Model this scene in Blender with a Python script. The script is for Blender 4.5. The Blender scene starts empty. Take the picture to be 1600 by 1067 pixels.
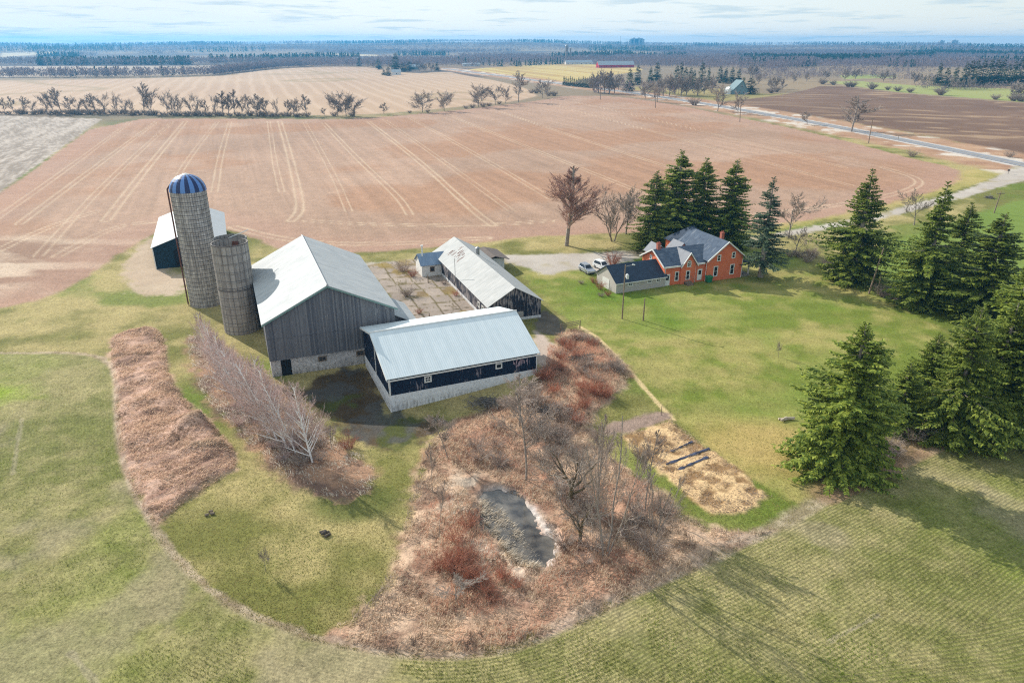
import bpy, bmesh, math, random
import numpy as np
from mathutils import Vector, Matrix

# ------------------------------------------------------------------ camera, sky, sun, exposure
SC = bpy.context.scene
COL = SC.collection
CAM_H = 45.0
F_PX = 1120.0
PITCH = math.atan((533.5 - 65.0) / F_PX)
cam_d = bpy.data.cameras.new("camera")
cam_d.sensor_width = 36.0
cam_d.lens = F_PX / 1600.0 * 36.0
cam_d.clip_start = 0.5
cam_d.clip_end = 30000.0
cam = bpy.data.objects.new("camera", cam_d)
COL.objects.link(cam)
cam.location = (0, 0, CAM_H)
cam.rotation_euler = (math.pi / 2 - PITCH, 0, 0)
SC.camera = cam

SUN_AZ = math.radians(-46.0)      # clockwise from +Y
SUN_EL = math.radians(29.0)
sun_d = bpy.data.lights.new("sun", 'SUN')
sun_d.energy = 5.0
sun_d.angle = math.radians(0.5)
sun_d.color = (1.0, 0.95, 0.87)
sun = bpy.data.objects.new("sun", sun_d)
COL.objects.link(sun)
sv = Vector((math.sin(SUN_AZ) * math.cos(SUN_EL), math.cos(SUN_AZ) * math.cos(SUN_EL), math.sin(SUN_EL)))
sun.rotation_euler = sv.to_track_quat('Z', 'Y').to_euler()
sun.location = (-60, 80, 120)

W = bpy.data.worlds.new("World")
SC.world = W
W.use_nodes = True
wn, wl = W.node_tree.nodes, W.node_tree.links
wn.clear()
w_out = wn.new('ShaderNodeOutputWorld')
w_bg = wn.new('ShaderNodeBackground')
w_bg.inputs['Strength'].default_value = 0.125
sky = wn.new('ShaderNodeTexSky')
sky.sky_type = 'NISHITA'
sky.sun_disc = False
sky.sun_elevation = SUN_EL
sky.sun_rotation = SUN_AZ
sky.altitude = 300.0
sky.air_density = 1.0
sky.dust_density = 0.6
sky.ozone_density = 1.3
# thin broken cloud on a flat layer high above: direction projected on a plane
tc = wn.new('ShaderNodeTexCoord')
sep = wn.new('ShaderNodeSeparateXYZ')
wl.new(tc.outputs['Generated'], sep.inputs[0])
def wmath(op, a, b=None, clamp=False):
    n = wn.new('ShaderNodeMath'); n.operation = op; n.use_clamp = clamp
    for i, v in enumerate((a, b)):
        if v is None: continue
        if isinstance(v, (int, float)): n.inputs[i].default_value = v
        else: wl.new(v, n.inputs[i])
    return n.outputs[0]
zc = wmath('ADD', wmath('MAXIMUM', sep.outputs['Z'], 0.0), 0.045)
cxy = wn.new('ShaderNodeCombineXYZ')
wl.new(wmath('DIVIDE', sep.outputs['X'], zc), cxy.inputs[0])
wl.new(wmath('DIVIDE', sep.outputs['Y'], zc), cxy.inputs[1])
def wnoise(scale, detail, rough, off=0.0):
    n = wn.new('ShaderNodeTexNoise'); n.noise_dimensions = '4D'
    n.inputs['Scale'].default_value = scale; n.inputs['Detail'].default_value = detail
    n.inputs['Roughness'].default_value = rough; n.inputs['W'].default_value = off
    wl.new(cxy.outputs[0], n.inputs['Vector'])
    return n.outputs['Fac']
def wramp(fac, stops):
    r = wn.new('ShaderNodeValToRGB')
    el = r.color_ramp.elements
    while len(el) < len(stops): el.new(0.5)
    for e, (p, c) in zip(el, stops):
        e.position = p; e.color = (*c, 1)
    wl.new(fac, r.inputs[0])
    return r.outputs[0]
def wmix(fac, a, b):
    m = wn.new('ShaderNodeMix'); m.data_type = 'RGBA'
    if isinstance(fac, float): m.inputs['Factor'].default_value = fac
    else: wl.new(fac, m.inputs['Factor'])
    for k, v in ((6, a), (7, b)):
        if isinstance(v, tuple): m.inputs[k].default_value = v
        else: wl.new(v, m.inputs[k])
    return m.outputs[2]
side = wmath('MULTIPLY', wmath('SUBTRACT', 0.25, sep.outputs['X']), 0.55)
veil = wmath('ADD', wmath('MULTIPLY', wnoise(0.16, 5, 0.55, 1.3), 0.7), wmath('ADD', side, 0.28), True)
puff = wramp(wnoise(0.85, 7, 0.58, 4.1), [(0.53, (0, 0, 0)), (0.63, (1, 1, 1))])
sky_hazy = wmix(veil, sky.outputs[0], (6.3, 6.9, 7.2, 1.0))
hor = wmath('MULTIPLY', wmath('SUBTRACT', 1.0, wmath('MULTIPLY', sep.outputs['Z'], 9.0), True), 0.55)
sky_hazy = wmix(hor, sky_hazy, (6.4, 6.9, 7.1, 1.0))
sky_all = wmix(wmath('MULTIPLY', puff, 0.6), sky_hazy, (3.7, 4.9, 5.6, 1.0))
wl.new(sky_all, w_bg.inputs['Color'])
wl.new(w_bg.outputs[0], w_out.inputs['Surface'])

SC.view_settings.view_transform = 'Standard'
SC.view_settings.look = 'None'
SC.view_settings.exposure = 0.2
SC.view_settings.gamma = 1.0
SC.render.engine = 'CYCLES'
SC.cycles.max_bounces = 6
SC.cycles.diffuse_bounces = 3
SC.cycles.volume_bounces = 0
SC.cycles.use_denoising = False
SC.cycles.filter_width = 1.15

R = math.radians
rng = np.random.default_rng(7)
random.seed(7)

# ------------------------------------------------------------------ small helpers
def S(r, g, b, k=1.0):
    """display colour (0-255) to linear albedo"""
    def f(c):
        c = c / 255.0
        return c / 12.92 if c <= 0.04045 else ((c + 0.055) / 1.055) ** 2.4
    return (f(r) * k, f(g) * k, f(b) * k)

def _hash(ix, iy, seed):
    h = (ix.astype(np.uint32) * np.uint32(374761393) + iy.astype(np.uint32) * np.uint32(668265263)
         + np.uint32((seed * 974634777) & 0xFFFFFFFF))
    h = (h ^ (h >> np.uint32(13))) * np.uint32(1274126177)
    h = h ^ (h >> np.uint32(16))
    return (h & np.uint32(0xFFFFFF)).astype(np.float32) / np.float32(0xFFFFFF)

def vnoise(x, y, seed=0):
    fx, fy = np.floor(x), np.floor(y)
    ix, iy = fx.astype(np.int64), fy.astype(np.int64)
    tx, ty = (x - fx).astype(np.float32), (y - fy).astype(np.float32)
    tx = tx * tx * tx * (tx * (tx * 6 - 15) + 10); ty = ty * ty * ty * (ty * (ty * 6 - 15) + 10)
    a = _hash(ix, iy, seed); b = _hash(ix + 1, iy, seed)
    c = _hash(ix, iy + 1, seed); d = _hash(ix + 1, iy + 1, seed)
    return (a * (1 - tx) + b * tx) * (1 - ty) + (c * (1 - tx) + d * tx) * ty

def fbm(x, y, scale, octs=4, seed=0, gain=0.5):
    """0..1, mean 0.5; scale = size in metres of the largest feature"""
    s = 0.0; amp = 1.0; tot = 0.0; f = 1.0 / scale
    for o in range(octs):
        a = 0.6 * o + seed
        ca, sa = math.cos(a), math.sin(a)
        s = s + amp * vnoise((x * ca - y * sa) * f + 17.3 * o, (x * sa + y * ca) * f - 9.1 * o, seed * 31 + o)
        tot += amp; amp *= gain; f *= 2.03
    return s / tot

def sstep(a, b, x):
    t = np.clip((x - a) / (b - a), 0, 1)
    return t * t * (3 - 2 * t)

def terrain(x, y):
    x = np.asarray(x, float); y = np.asarray(y, float)
    g = lambda cx, cy, s: np.exp(-((x - cx) ** 2 + (y - cy) ** 2) / (2 * s * s))
    h = -0.75 * g(-19, 82, 9) + 0.95 * g(9, 93, 8) + 0.35 * g(12, 100, 9)
    r = np.hypot(x, y); az = np.arctan2(x, y)
    h = h + 30 * sstep(2600, 5200, r) * (0.66 + 0.66 * np.exp(-((az + 0.08) / 0.2) ** 2) + 0.10 * np.sin(az * 17 + 1) + 0.05 * np.sin(az * 41))
    return h

def ray(px, py):
    u = (px - 800.0) / F_PX; v = (533.5 - py) / F_PX
    c, s = math.cos(PITCH), math.sin(PITCH)
    return np.array([u, c + v * s, -s + v * c])

def P(px, py):
    """ground point (x, y, z) seen at a place of the photograph"""
    d = ray(px, py); z = 0.0
    for _ in range(8):
        t = (z - CAM_H) / d[2]
        z = float(terrain(d[0] * t, d[1] * t))
    return Vector((d[0] * t, d[1] * t, z))

def G(px, py):
    p = P(px, py); return (p.x, p.y)

def height_to(p, ty):
    """height of an upright thing based at p whose top is at row ty of the photograph"""
    c, s = math.cos(PITCH), math.sin(PITCH); v = (533.5 - ty) / F_PX
    return CAM_H + p.y * (v * c - s) / (c + v * s) - p.z

def width_at(p, wpx):
    c, s = math.cos(PITCH), math.sin(PITCH)
    return wpx / F_PX * (p.y * c + (CAM_H - p.z) * s)

# ------------------------------------------------------------------ objects
def tag(o, label=None, cat=None, group=None, kind=None):
    if label: o['label'] = label
    if cat: o['category'] = cat
    if group: o['group'] = group
    if kind: o['kind'] = kind
    return o

def link(name, me, mats, parent=None, loc=None, rz=0.0):
    o = bpy.data.objects.new(name, me)
    COL.objects.link(o)
    if mats is not None:
        for m in (mats if isinstance(mats, (list, tuple)) else [mats]):
            if m.name not in [k.name for k in me.materials if k]: me.materials.append(m)
    if parent is not None: o.parent = parent
    if loc is not None: o.location = loc
    if rz: o.rotation_euler = (0, 0, rz)
    return o

def empty(name, loc=(0, 0, 0), rz=0.0, label=None, cat=None, group=None):
    o = bpy.data.objects.new(name, None)
    o.empty_display_size = 0.5
    COL.objects.link(o)
    o.location = loc; o.rotation_euler = (0, 0, rz)
    return tag(o, label, cat, group)

def np_mesh(name, v, faces, n, smooth=False, attrs=None, midx=None):
    """v (N,3), faces (M,n) index array"""
    me = bpy.data.meshes.new(name)
    v = np.ascontiguousarray(v, dtype=np.float32); faces = np.ascontiguousarray(faces, dtype=np.int32)
    me.vertices.add(len(v)); me.vertices.foreach_set('co', v.ravel())
    me.loops.add(faces.size); me.loops.foreach_set('vertex_index', faces.ravel())
    me.polygons.add(len(faces))
    me.polygons.foreach_set('loop_start', np.arange(0, faces.size, n, dtype=np.int32))
    if midx is not None: me.polygons.foreach_set('material_index', np.ascontiguousarray(midx, dtype=np.int32))
    me.update(calc_edges=True)
    me.polygons.foreach_set('use_smooth', np.full(len(faces), smooth))
    for k, a in (attrs or {}).items():
        a = np.ascontiguousarray(a, dtype=np.float32)
        if a.ndim == 2:
            at = me.attributes.new(k, 'FLOAT_COLOR', 'POINT')
            if a.shape[1] == 3: a = np.concatenate([a, np.ones((len(a), 1), np.float32)], 1)
            at.data.foreach_set('color', np.ascontiguousarray(a).ravel())
        else:
            at = me.attributes.new(k, 'FLOAT', 'POINT'); at.data.foreach_set('value', a)
    return me

def children_of(o):
    return [c for c in ALL_KIDS.get(o.name, [])]
ALL_KIDS = {}
def kid(name, me, mats, parent, **k):
    o = link(name, me, mats, parent, **k)
    ALL_KIDS.setdefault(parent.name, []).append(o)
    return o

def dup(root, loc, rz=0.0, scale=1.0, label=None, group=None, tilt=None):
    r = root.copy(); COL.objects.link(r)
    r.location = loc
    r.rotation_euler = (tilt[0], tilt[1], rz) if tilt else (0, 0, rz)
    r.scale = scale if isinstance(scale, (tuple, list)) else (scale,) * 3
    if label: r['label'] = label
    if group: r['group'] = group
    for c in children_of(root):
        d = c.copy(); COL.objects.link(d); d.parent = r
        ALL_KIDS.setdefault(r.name, []).append(d)
        for e in children_of(c):
            f = e.copy(); COL.objects.link(f); f.parent = d
            ALL_KIDS.setdefault(d.name, []).append(f)
    return r

class MB:
    """collects simple solids into one mesh"""
    def __init__(s): s.v = []; s.f = []; s.m = []
    def quad(s, a, b, c, d, m=0): s.poly([a, b, c, d], m)
    def poly(s, pts, m=0):
        i = len(s.v); s.v += [tuple(p) for p in pts]; s.f.append(tuple(range(i, i + len(pts)))); s.m.append(m)
    def solid(s, top, bot, m=0):
        """prism between two loops of equal length (top counter-clockwise seen from outside)"""
        n = len(top); i = len(s.v)
        s.v += [tuple(p) for p in top] + [tuple(p) for p in bot]
        s.f.append(tuple(range(i, i + n))); s.m.append(m)
        s.f.append(tuple(range(i + 2 * n - 1, i + n - 1, -1))); s.m.append(m)
        for k in range(n):
            j = (k + 1) % n
            s.f.append((i + k, i + n + k, i + n + j, i + j)); s.m.append(m)
    def box(s, x0, y0, z0, x1, y1, z1, m=0):
        s.solid([(x0, y0, z1), (x1, y0, z1), (x1, y1, z1), (x0, y1, z1)],
                [(x0, y0, z0), (x1, y0, z0), (x1, y1, z0), (x0, y1, z0)], m)
    def tube(s, p, q, r0, r1=None, n=8, m=0, caps=True):
        r1 = r0 if r1 is None else r1
        p = Vector(p); q = Vector(q); d = (q - p).normalized()
        a = d.orthogonal().normalized(); b = d.cross(a)
        i = len(s.v)
        for c, r in ((p, r0), (q, r1)):
            for k in range(n):
                t = 2 * math.pi * k / n
                s.v.append(tuple(c + a * math.cos(t) * r + b * math.sin(t) * r))
        for k in range(n):
            j = (k + 1) % n
            s.f.append((i + k, i + j, i + n + j, i + n + k)); s.m.append(m)
        if caps:
            s.f.append(tuple(range(i + n - 1, i - 1, -1))); s.m.append(m)
            s.f.append(tuple(range(i + n, i + 2 * n))); s.m.append(m)
    def slab(s, quad, t, m=0):
        """sheet of thickness t under a planar loop"""
        q = [Vector(p) for p in quad]
        n = (q[1] - q[0]).cross(q[2] - q[0]).normalized()
        if n.z < 0: q.reverse(); n = -n
        s.solid(q, [p - n * t for p in q], m)
    def build(s, name, mats, parent=None, smooth=False, fix=True):
        me = bpy.data.meshes.new(name)
        me.from_pydata(s.v, [], s.f)
        me.polygons.foreach_set('material_index', s.m)
        if fix:
            bm = bmesh.new(); bm.from_mesh(me)
            bmesh.ops.recalc_face_normals(bm, faces=bm.faces)
            bm.to_mesh(me); bm.free()
        if smooth: me.polygons.foreach_set('use_smooth', [True] * len(me.polygons))
        me.update()
        if parent is None: return link(name, me, mats)
        return kid(name, me, mats, parent)

# ------------------------------------------------------------------ materials
class NT:
    def __init__(s, name, rough=0.85, spec=0.3):
        s.m = bpy.data.materials.new(name); s.m.use_nodes = True
        s.n, s.l = s.m.node_tree.nodes, s.m.node_tree.links
        s.b = s.n['Principled BSDF']
        s.b.inputs['Roughness'].default_value = rough
        s.b.inputs['Specular IOR Level'].default_value = spec
        s.obj = None
    def coord(s, which='Object'):
        return s.n.new('ShaderNodeTexCoord').outputs[which]
    def mapping(s, vec, scale=(1, 1, 1), rot=(0, 0, 0)):
        m = s.n.new('ShaderNodeMapping'); m.inputs['Scale'].default_value = scale; m.inputs['Rotation'].default_value = rot
        s.l.new(vec, m.inputs['Vector']); return m.outputs[0]
    def noise(s, vec, scale, detail=3, rough=0.55, w=0.0, dist=0.0):
        n = s.n.new('ShaderNodeTexNoise'); n.noise_dimensions = '4D'
        n.inputs['Scale'].default_value = scale; n.inputs['Detail'].default_value = detail
        n.inputs['Roughness'].default_value = rough; n.inputs['W'].default_value = w; n.inputs['Distortion'].default_value = dist
        s.l.new(vec, n.inputs['Vector']); return n.outputs['Fac']
    def math(s, op, a, b=None, clamp=False):
        n = s.n.new('ShaderNodeMath'); n.operation = op; n.use_clamp = clamp
        for i, v in enumerate((a, b)):
            if v is None: continue
            if isinstance(v, (int, float)): n.inputs[i].default_value = v
            else: s.l.new(v, n.inputs[i])
        return n.outputs[0]
    def ramp(s, fac, stops, interp='LINEAR'):
        r = s.n.new('ShaderNodeValToRGB'); r.color_ramp.interpolation = interp
        el = r.color_ramp.elements
        while len(el) < len(stops): el.new(0.5)
        for e, (p, c) in zip(el, stops):
            e.position = p
            e.color = (c, c, c, 1) if isinstance(c, (int, float)) else (*c[:3], 1)
        s.l.new(fac, r.inputs[0]); return r.outputs[0]
    def mix(s, fac, a, b, blend='MIX'):
        m = s.n.new('ShaderNodeMix'); m.data_type = 'RGBA'; m.blend_type = blend
        if isinstance(fac, (int, float)): m.inputs['Factor'].default_value = fac
        else: s.l.new(fac, m.inputs['Factor'])
        for k, v in ((6, a), (7, b)):
            if isinstance(v, tuple): m.inputs[k].default_value = (*v[:3], 1)
            else: s.l.new(v, m.inputs[k])
        return m.outputs[2]
    def attr(s, name, out='Color'):
        a = s.n.new('ShaderNodeAttribute'); a.attribute_name = name; return a.outputs[out]
    def sep(s, vec):
        n = s.n.new('ShaderNodeSeparateXYZ'); s.l.new(vec, n.inputs[0]); return n.outputs
    def comb(s, x, y, z):
        n = s.n.new('ShaderNodeCombineXYZ')
        for i, v in enumerate((x, y, z)):
            if isinstance(v, (int, float)): n.inputs[i].default_value = v
            else: s.l.new(v, n.inputs[i])
        return n.outputs[0]
    def color(s, c):
        if isinstance(c, tuple): s.b.inputs['Base Color'].default_value = (*c[:3], 1)
        else: s.l.new(c, s.b.inputs['Base Color'])
        return s
    def bump(s, h, strength=0.5, dist=0.05):
        n = s.n.new('ShaderNodeBump'); n.inputs['Strength'].default_value = strength if isinstance(strength, (int, float)) else 1
        if not isinstance(strength, (int, float)): s.l.new(strength, n.inputs['Strength'])
        n.inputs['Distance'].default_value = dist
        s.l.new(h, n.inputs['Height']); s.l.new(n.outputs[0], s.b.inputs['Normal']); return s
    def island(s):
        return s.n.new('ShaderNodeNewGeometry').outputs['Random Per Island']
    def objrand(s):
        return s.n.new('ShaderNodeObjectInfo').outputs['Random']

def plain(name, c, rough=0.7, var=0.25, scale=2.0, spec=0.3, metal=0.0):
    t = NT(name, rough, spec); v = t.coord()
    n = t.noise(v, scale, 5, 0.6)
    t.color(t.mix(t.ramp(n, [(0.3, 0.0), (0.7, 1.0)]), tuple(x * (1 - var) for x in c), tuple(min(1, x * (1 + var)) for x in c)))
    t.b.inputs['Metallic'].default_value = metal
    return t.m

# ------------------------------------------------------------------ ground: zones laid out on the land
def gpoly(pts): return np.array([G(*p) for p in pts])

def sdist(X, Y, poly, margin=12.0, closed=True):
    """signed distance to a polygon (inside > 0), only near it; -1e3 elsewhere"""
    out = np.full(X.shape, -1e3, np.float32)
    mn, mx = poly.min(0) - margin, poly.max(0) + margin
    idx = np.nonzero((X > mn[0]) & (X < mx[0]) & (Y > mn[1]) & (Y < mx[1]))[0]
    if len(idx) == 0: return out
    x, y = X[idx], Y[idx]
    d2 = np.full(x.shape, 1e12, np.float32); ins = np.zeros(x.shape, bool)
    n = len(poly)
    for i in range(n if closed else n - 1):
        ax, ay = poly[i]; bx, by = poly[(i + 1) % n]
        ex, ey = bx - ax, by - ay
        t = np.clip(((x - ax) * ex + (y - ay) * ey) / (ex * ex + ey * ey + 1e-9), 0, 1)
        d2 = np.minimum(d2, (x - ax - t * ex) ** 2 + (y - ay - t * ey) ** 2)
        if closed and ay != by:
            c = ((ay > y) != (by > y)) & (x < (bx - ax) * (y - ay) / (by - ay) + ax)
            ins ^= c
    d = np.sqrt(d2)
    out[idx] = np.where(ins, d, -d) if closed else -d
    return out

def smooth_poly(p, it=2, closed=True):
    p = np.array(p, float)
    for _ in range(it):
        q = []
        n = len(p)
        for i in range(n if closed else n - 1):
            a, b = p[i], p[(i + 1) % n]
            q += [a * .75 + b * .25, a * .25 + b * .75]
        if not closed: q = [p[0]] + q + [p[-1]]
        p = np.array(q)
    return p

Z_CROP = smooth_poly(gpoly([(-500, 556), (0, 553), (60, 553), (130, 553), (163, 564), (177, 590), (176, 640), (180, 690), (190, 740), (212, 790), (235, 826),
    (262, 868), (305, 912), (350, 947), (400, 972), (460, 993), (520, 1008), (600, 1026), (700, 1034), (790, 1022), (880, 990), (960, 948), (1050, 908),
    (1130, 872), (1200, 840), (1270, 802), (1340, 768), (1420, 728), (1500, 692), (1560, 668), (1640, 640), (2000, 540), (2300, 1000), (1900, 1400), (-400, 1400), (-900, 900)]), 2)
Z_LAWN = smooth_poly(gpoly([(850, 405), (812, 425), (842, 468), (905, 508), (935, 532), (962, 560), (1005, 606), (1048, 650), (1092, 690), (1150, 735), (1215, 775),
    (1262, 790), (1300, 740), (1400, 690), (1450, 640), (1490, 590), (1470, 500), (1400, 474), (1340, 450), (1290, 425), (1235, 398), (1180, 385), (1000, 400)]), 1)
Z_MEADOW = smooth_poly(gpoly([(172, 528), (200, 516), (247, 511), (257, 540), (262, 590), (290, 628), (332, 665), (362, 700), (369, 727), (350, 745), (310, 768), (272, 797),
    (247, 822), (232, 814), (210, 775), (190, 730), (181, 680), (178, 600), (172, 560)]), 2)
Z_BIRCH = smooth_poly(gpoly([(290, 520), (335, 530), (400, 570), (425, 590), (470, 620), (500, 655), (530, 690), (585, 722), (592, 762), (550, 782), (480, 770), (440, 745), (400, 705), (350, 655), (312, 610), (296, 560)]), 2)
Z_POND = smooth_poly(gpoly([(668, 692), (700, 662), (760, 640), (815, 610), (848, 590), (862, 560), (880, 515), (912, 516), (950, 546), (988, 582), (970, 612), (925, 648),
    (925, 680), (955, 722), (1035, 765), (1062, 805), (1120, 832), (1195, 832), (1215, 826), (1130, 868), (1050, 905), (960, 944), (880, 985), (790, 1016), (690, 1028), (590, 1018),
    (510, 1000), (495, 992), (555, 965), (608, 905), (625, 850), (645, 755)]), 1)
Z_WATER = smooth_poly(gpoly([(760, 762), (785, 764), (815, 780), (840, 805), (858, 835), (866, 868), (852, 888), (822, 887), (798, 866), (772, 835), (752, 802), (748, 776)]), 2)
Z_GARDEN = gpoly([(974, 682), (1046, 655), (1090, 688), (1148, 730), (1206, 776), (1165, 799), (1112, 804), (1075, 777), (1042, 747), (1003, 714)])
Z_MULCH = smooth_poly(gpoly([(935, 665), (985, 655), (1040, 640), (1052, 655), (1000, 672), (950, 682)]), 1)
Z_YARD = gpoly([(568, 414), (640, 405), (690, 408), (770, 470), (800, 500), (700, 520), (640, 505), (610, 470), (590, 440)])
Z_WET = smooth_poly(gpoly([(470, 600), (572, 565), (608, 645), (655, 648), (700, 650), (690, 680), (640, 700), (575, 700), (520, 668), (480, 640)]), 2)
Z_PAD = smooth_poly(gpoly([(832, 515), (850, 522), (880, 550), (905, 588), (880, 604), (845, 600)]), 1)
Z_EARTH = smooth_poly(gpoly([(835, 495), (850, 480), (880, 505), (884, 520), (862, 524), (838, 520)]), 1)
Z_DRIVE = smooth_poly(gpoly([(1625, 262), (1592, 255), (1560, 276), (1500, 300), (1430, 318), (1370, 335), (1300, 349), (1200, 366), (1120, 378), (1000, 392), (900, 396), (830, 398), (760, 400), (700, 403), (640, 407), (560, 411),
    (560, 418), (640, 413), (700, 410), (760, 409), (800, 412), (822, 418), (850, 432), (880, 424), (905, 421), (945, 430), (962, 415), (1000, 402), (1120, 388), (1200, 374), (1300, 358), (1380, 342), (1440, 326), (1510, 308), (1570, 290), (1640, 275)]), 1)
Z_LOOP = smooth_poly(gpoly([(243, 366), (225, 380), (203, 398), (192, 428), (203, 458), (245, 464), (280, 462), (300, 440), (262, 420), (240, 400)]), 2)
Z_STUB = smooth_poly(gpoly([(163, 186), (0, 303), (-300, 500), (-200, 500), (0, 482), (70, 468), (140, 430), (190, 396), (232, 368), (300, 345), (352, 358), (382, 364), (420, 385), (470, 394), (560, 397), (650, 390), (740, 380), (830, 370), (900, 367),
    (1000, 364), (1120, 366), (1250, 349), (1350, 331), (1430, 310), (1488, 292), (1508, 276), (1490, 262), (1440, 252), (1350, 228), (1250, 203), (1150, 183), (1050, 163), (960, 150), (880, 150), (850, 157), (720, 172), (640, 180), (540, 187), (400, 186)]), 1)
Z_PALE = gpoly([(160, 186), (0, 300), (-400, 560), (-900, 300), (-300, 183), (0, 181)])
Z_FARSTUB = smooth_poly(gpoly([(-500, 128), (0, 126), (180, 124), (330, 120), (430, 108), (520, 104.5), (590, 106), (640, 116), (700, 112), (720, 117), (790, 129), (850, 148), (800, 160), (720, 167), (640, 175), (540, 181), (400, 180), (0, 178), (-500, 180)]), 1)
Z_PLOUGH = smooth_poly(gpoly([(1090, 166), (1190, 152), (1240, 146), (1292, 132), (1400, 146), (1600, 162), (1950, 186), (2100, 320), (1700, 262), (1570, 238), (1450, 212), (1300, 186), (1180, 168)]), 1)
Z_STRIP = gpoly([(1285, 128), (1340, 127), (1430, 134), (1600, 140), (1900, 150), (1950, 184), (1600, 160), (1400, 144)])
Z_STRIP2 = gpoly([(1310, 118), (1400, 116), (1400, 122), (1320, 124)])
Z_TAN = gpoly([(1475, 95), (1540, 90), (1700, 90), (1700, 95), (1560, 98)])
Z_YELLOW = smooth_poly(gpoly([(706, 112), (760, 106), (860, 101), (890, 100), (985, 103), (1012, 111), (960, 117), (905, 124), (890, 135), (850, 131), (770, 119)]), 1)
Z_FRONTLAWN = smooth_poly(gpoly([(960, 141), (1010, 134), (1060, 140), (1130, 138), (1190, 148), (1240, 145), (1190, 153), (1110, 160), (1050, 152), (990, 142)]), 1)
Z_BEIGE = gpoly([(-400, 106), (0, 104), (180, 104), (330, 103), (420, 101), (330, 116), (180, 119), (0, 121), (-400, 122)])
Z_BEIGE2 = gpoly([(0, 79.5), (85, 79), (90, 77), (0, 76.5)])
Z_BEIGE3 = gpoly([(515, 84), (590, 86), (600, 89), (560, 88), (520, 86)])
Z_PASTURE = smooth_poly(gpoly([(1330, 400), (1400, 378), (1455, 358), (1530, 332), (1600, 310), (1900, 240), (2100, 330), (2000, 540), (1640, 560), (1560, 520), (1480, 480), (1400, 450)]), 1)
Z_VERGE = smooth_poly(gpoly([(1500, 268), (1540, 262), (1575, 272), (1500, 296), (1430, 314), (1350, 334), (1260, 350), (1200, 362), (1190, 352), (1300, 340), (1440, 305), (1500, 285)]), 1)
ROAD = smooth_poly(np.array([G(*p) for p in [(1990, 340), (1700, 279), (1600, 258), (1500, 237), (1400, 217), (1300, 197), (1200, 179), (1100, 162), (1000, 147), (900, 134), (850, 128), (800, 121), (750, 115), (715, 110), (690, 107)]]), 2, closed=False)
PATH = np.array([G(*p) for p in [(905, 510), (932, 526), (962, 556), (1004, 603), (1030, 632), (1052, 655)]])

DIR_A = R(21.0)                         # the direction the farm and its fields are laid out by
E1 = np.array([math.cos(DIR_A), math.sin(DIR_A)]); E2 = np.array([-math.sin(DIR_A), math.cos(DIR_A)])

def lerp3(a, b, t):
    a = np.asarray(a, np.float32); b = np.asarray(b, np.float32)
    return a + (b - a) * np.asarray(t, np.float32)[:, None]

def ground_grid():
    rr = [6.0, 12.0, 18.0, 24.0, 28.0]
    r = 30.0
    while r < 420: rr.append(r); r += min(1.25, max(0.09, 0.40 * (r / 100.0) ** 2))
    while r < 5900: rr.append(r); r *= 1.0125
    rr = np.array(rr)
    a = np.concatenate([np.linspace(R(-100), R(-45), 60)[:-1], np.linspace(R(-45), R(-39), 50)[:-1], np.linspace(R(-39), R(39), 1150), np.linspace(R(39), R(45), 50)[1:], np.linspace(R(45), R(100), 60)[1:]])
    A, RR = np.meshgrid(a, rr)
    return (RR * np.sin(A)).ravel(), (RR * np.cos(A)).ravel(), len(rr), len(a)

ZONES = ['grass_ground', 'stubble_field', 'pale_field', 'distant_stubble_field', 'ploughed_field', 'green_field_strip', 'yellow_field', 'pasture_field',
         'crop_field', 'lawn', 'dry_meadow_ground', 'birch_bank_ground', 'pond_bank_ground', 'garden_plot', 'gravel_driveway', 'concrete_yard', 'wet_yard_ground', 'road_shoulder']
ZI = {n: i for i, n in enumerate(ZONES)}

def track_lines():
    t = []
    for pts, w, off in [
        ([(165, 345), (225, 268), (290, 190)], .42, 1.1), ([(437, 190), (452, 240), (466, 300), (470, 330), (455, 345)], .42, 1.1), ([(575, 190), (660, 255), (740, 330), (770, 352)], .42, 1.0),
        ([(505, 192), (560, 250), (625, 310), (640, 335)], .30, 1.0), ([(420, 190), (428, 250), (440, 300)], .22, .9), ([(360, 190), (345, 240), (335, 300)], .28, 1.0),
        ([(340, 190), (300, 240), (262, 300)], .22, .9), ([(245, 190), (130, 275), (30, 350)], .30, 1.0), ([(205, 190), (90, 275), (-40, 365)], .25, 1.0), ([(270, 190), (170, 280), (60, 400)], .22, 1.0),
        ([(640, 184), (760, 250), (860, 310)], .25, 1.0), ([(700, 180), (850, 240), (1000, 300)], .30, 1.0), ([(780, 174), (930, 225), (1120, 285)], .34, 1.0), ([(860, 163), (1000, 200), (1200, 255), (1330, 290)], .25, 1.0),
        ([(900, 160), (1100, 205), (1320, 262)], .22, 1.0), ([(600, 187), (690, 250), (800, 330)], .2, 1.0), ([(475, 190), (520, 270), (545, 330)], .2, 1.0),
        ([(365, 355), (430, 372), (520, 382), (640, 380), (760, 372)], .5, 1.2), ([(1000, 345), (1200, 335), (1350, 315), (1430, 295), (1440, 280), (1380, 262)], .4, 1.2),
        ([(90, 400), (180, 352), (260, 345)], .35, 1.1), ([(-60, 420), (60, 360), (150, 330)], .3, 1.1), ([(480, 345), (600, 352), (770, 352), (860, 345)], .3, 1.1)]:
        t.append((smooth_poly(gpoly(pts), 2, closed=False), w, off))
    return t

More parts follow.
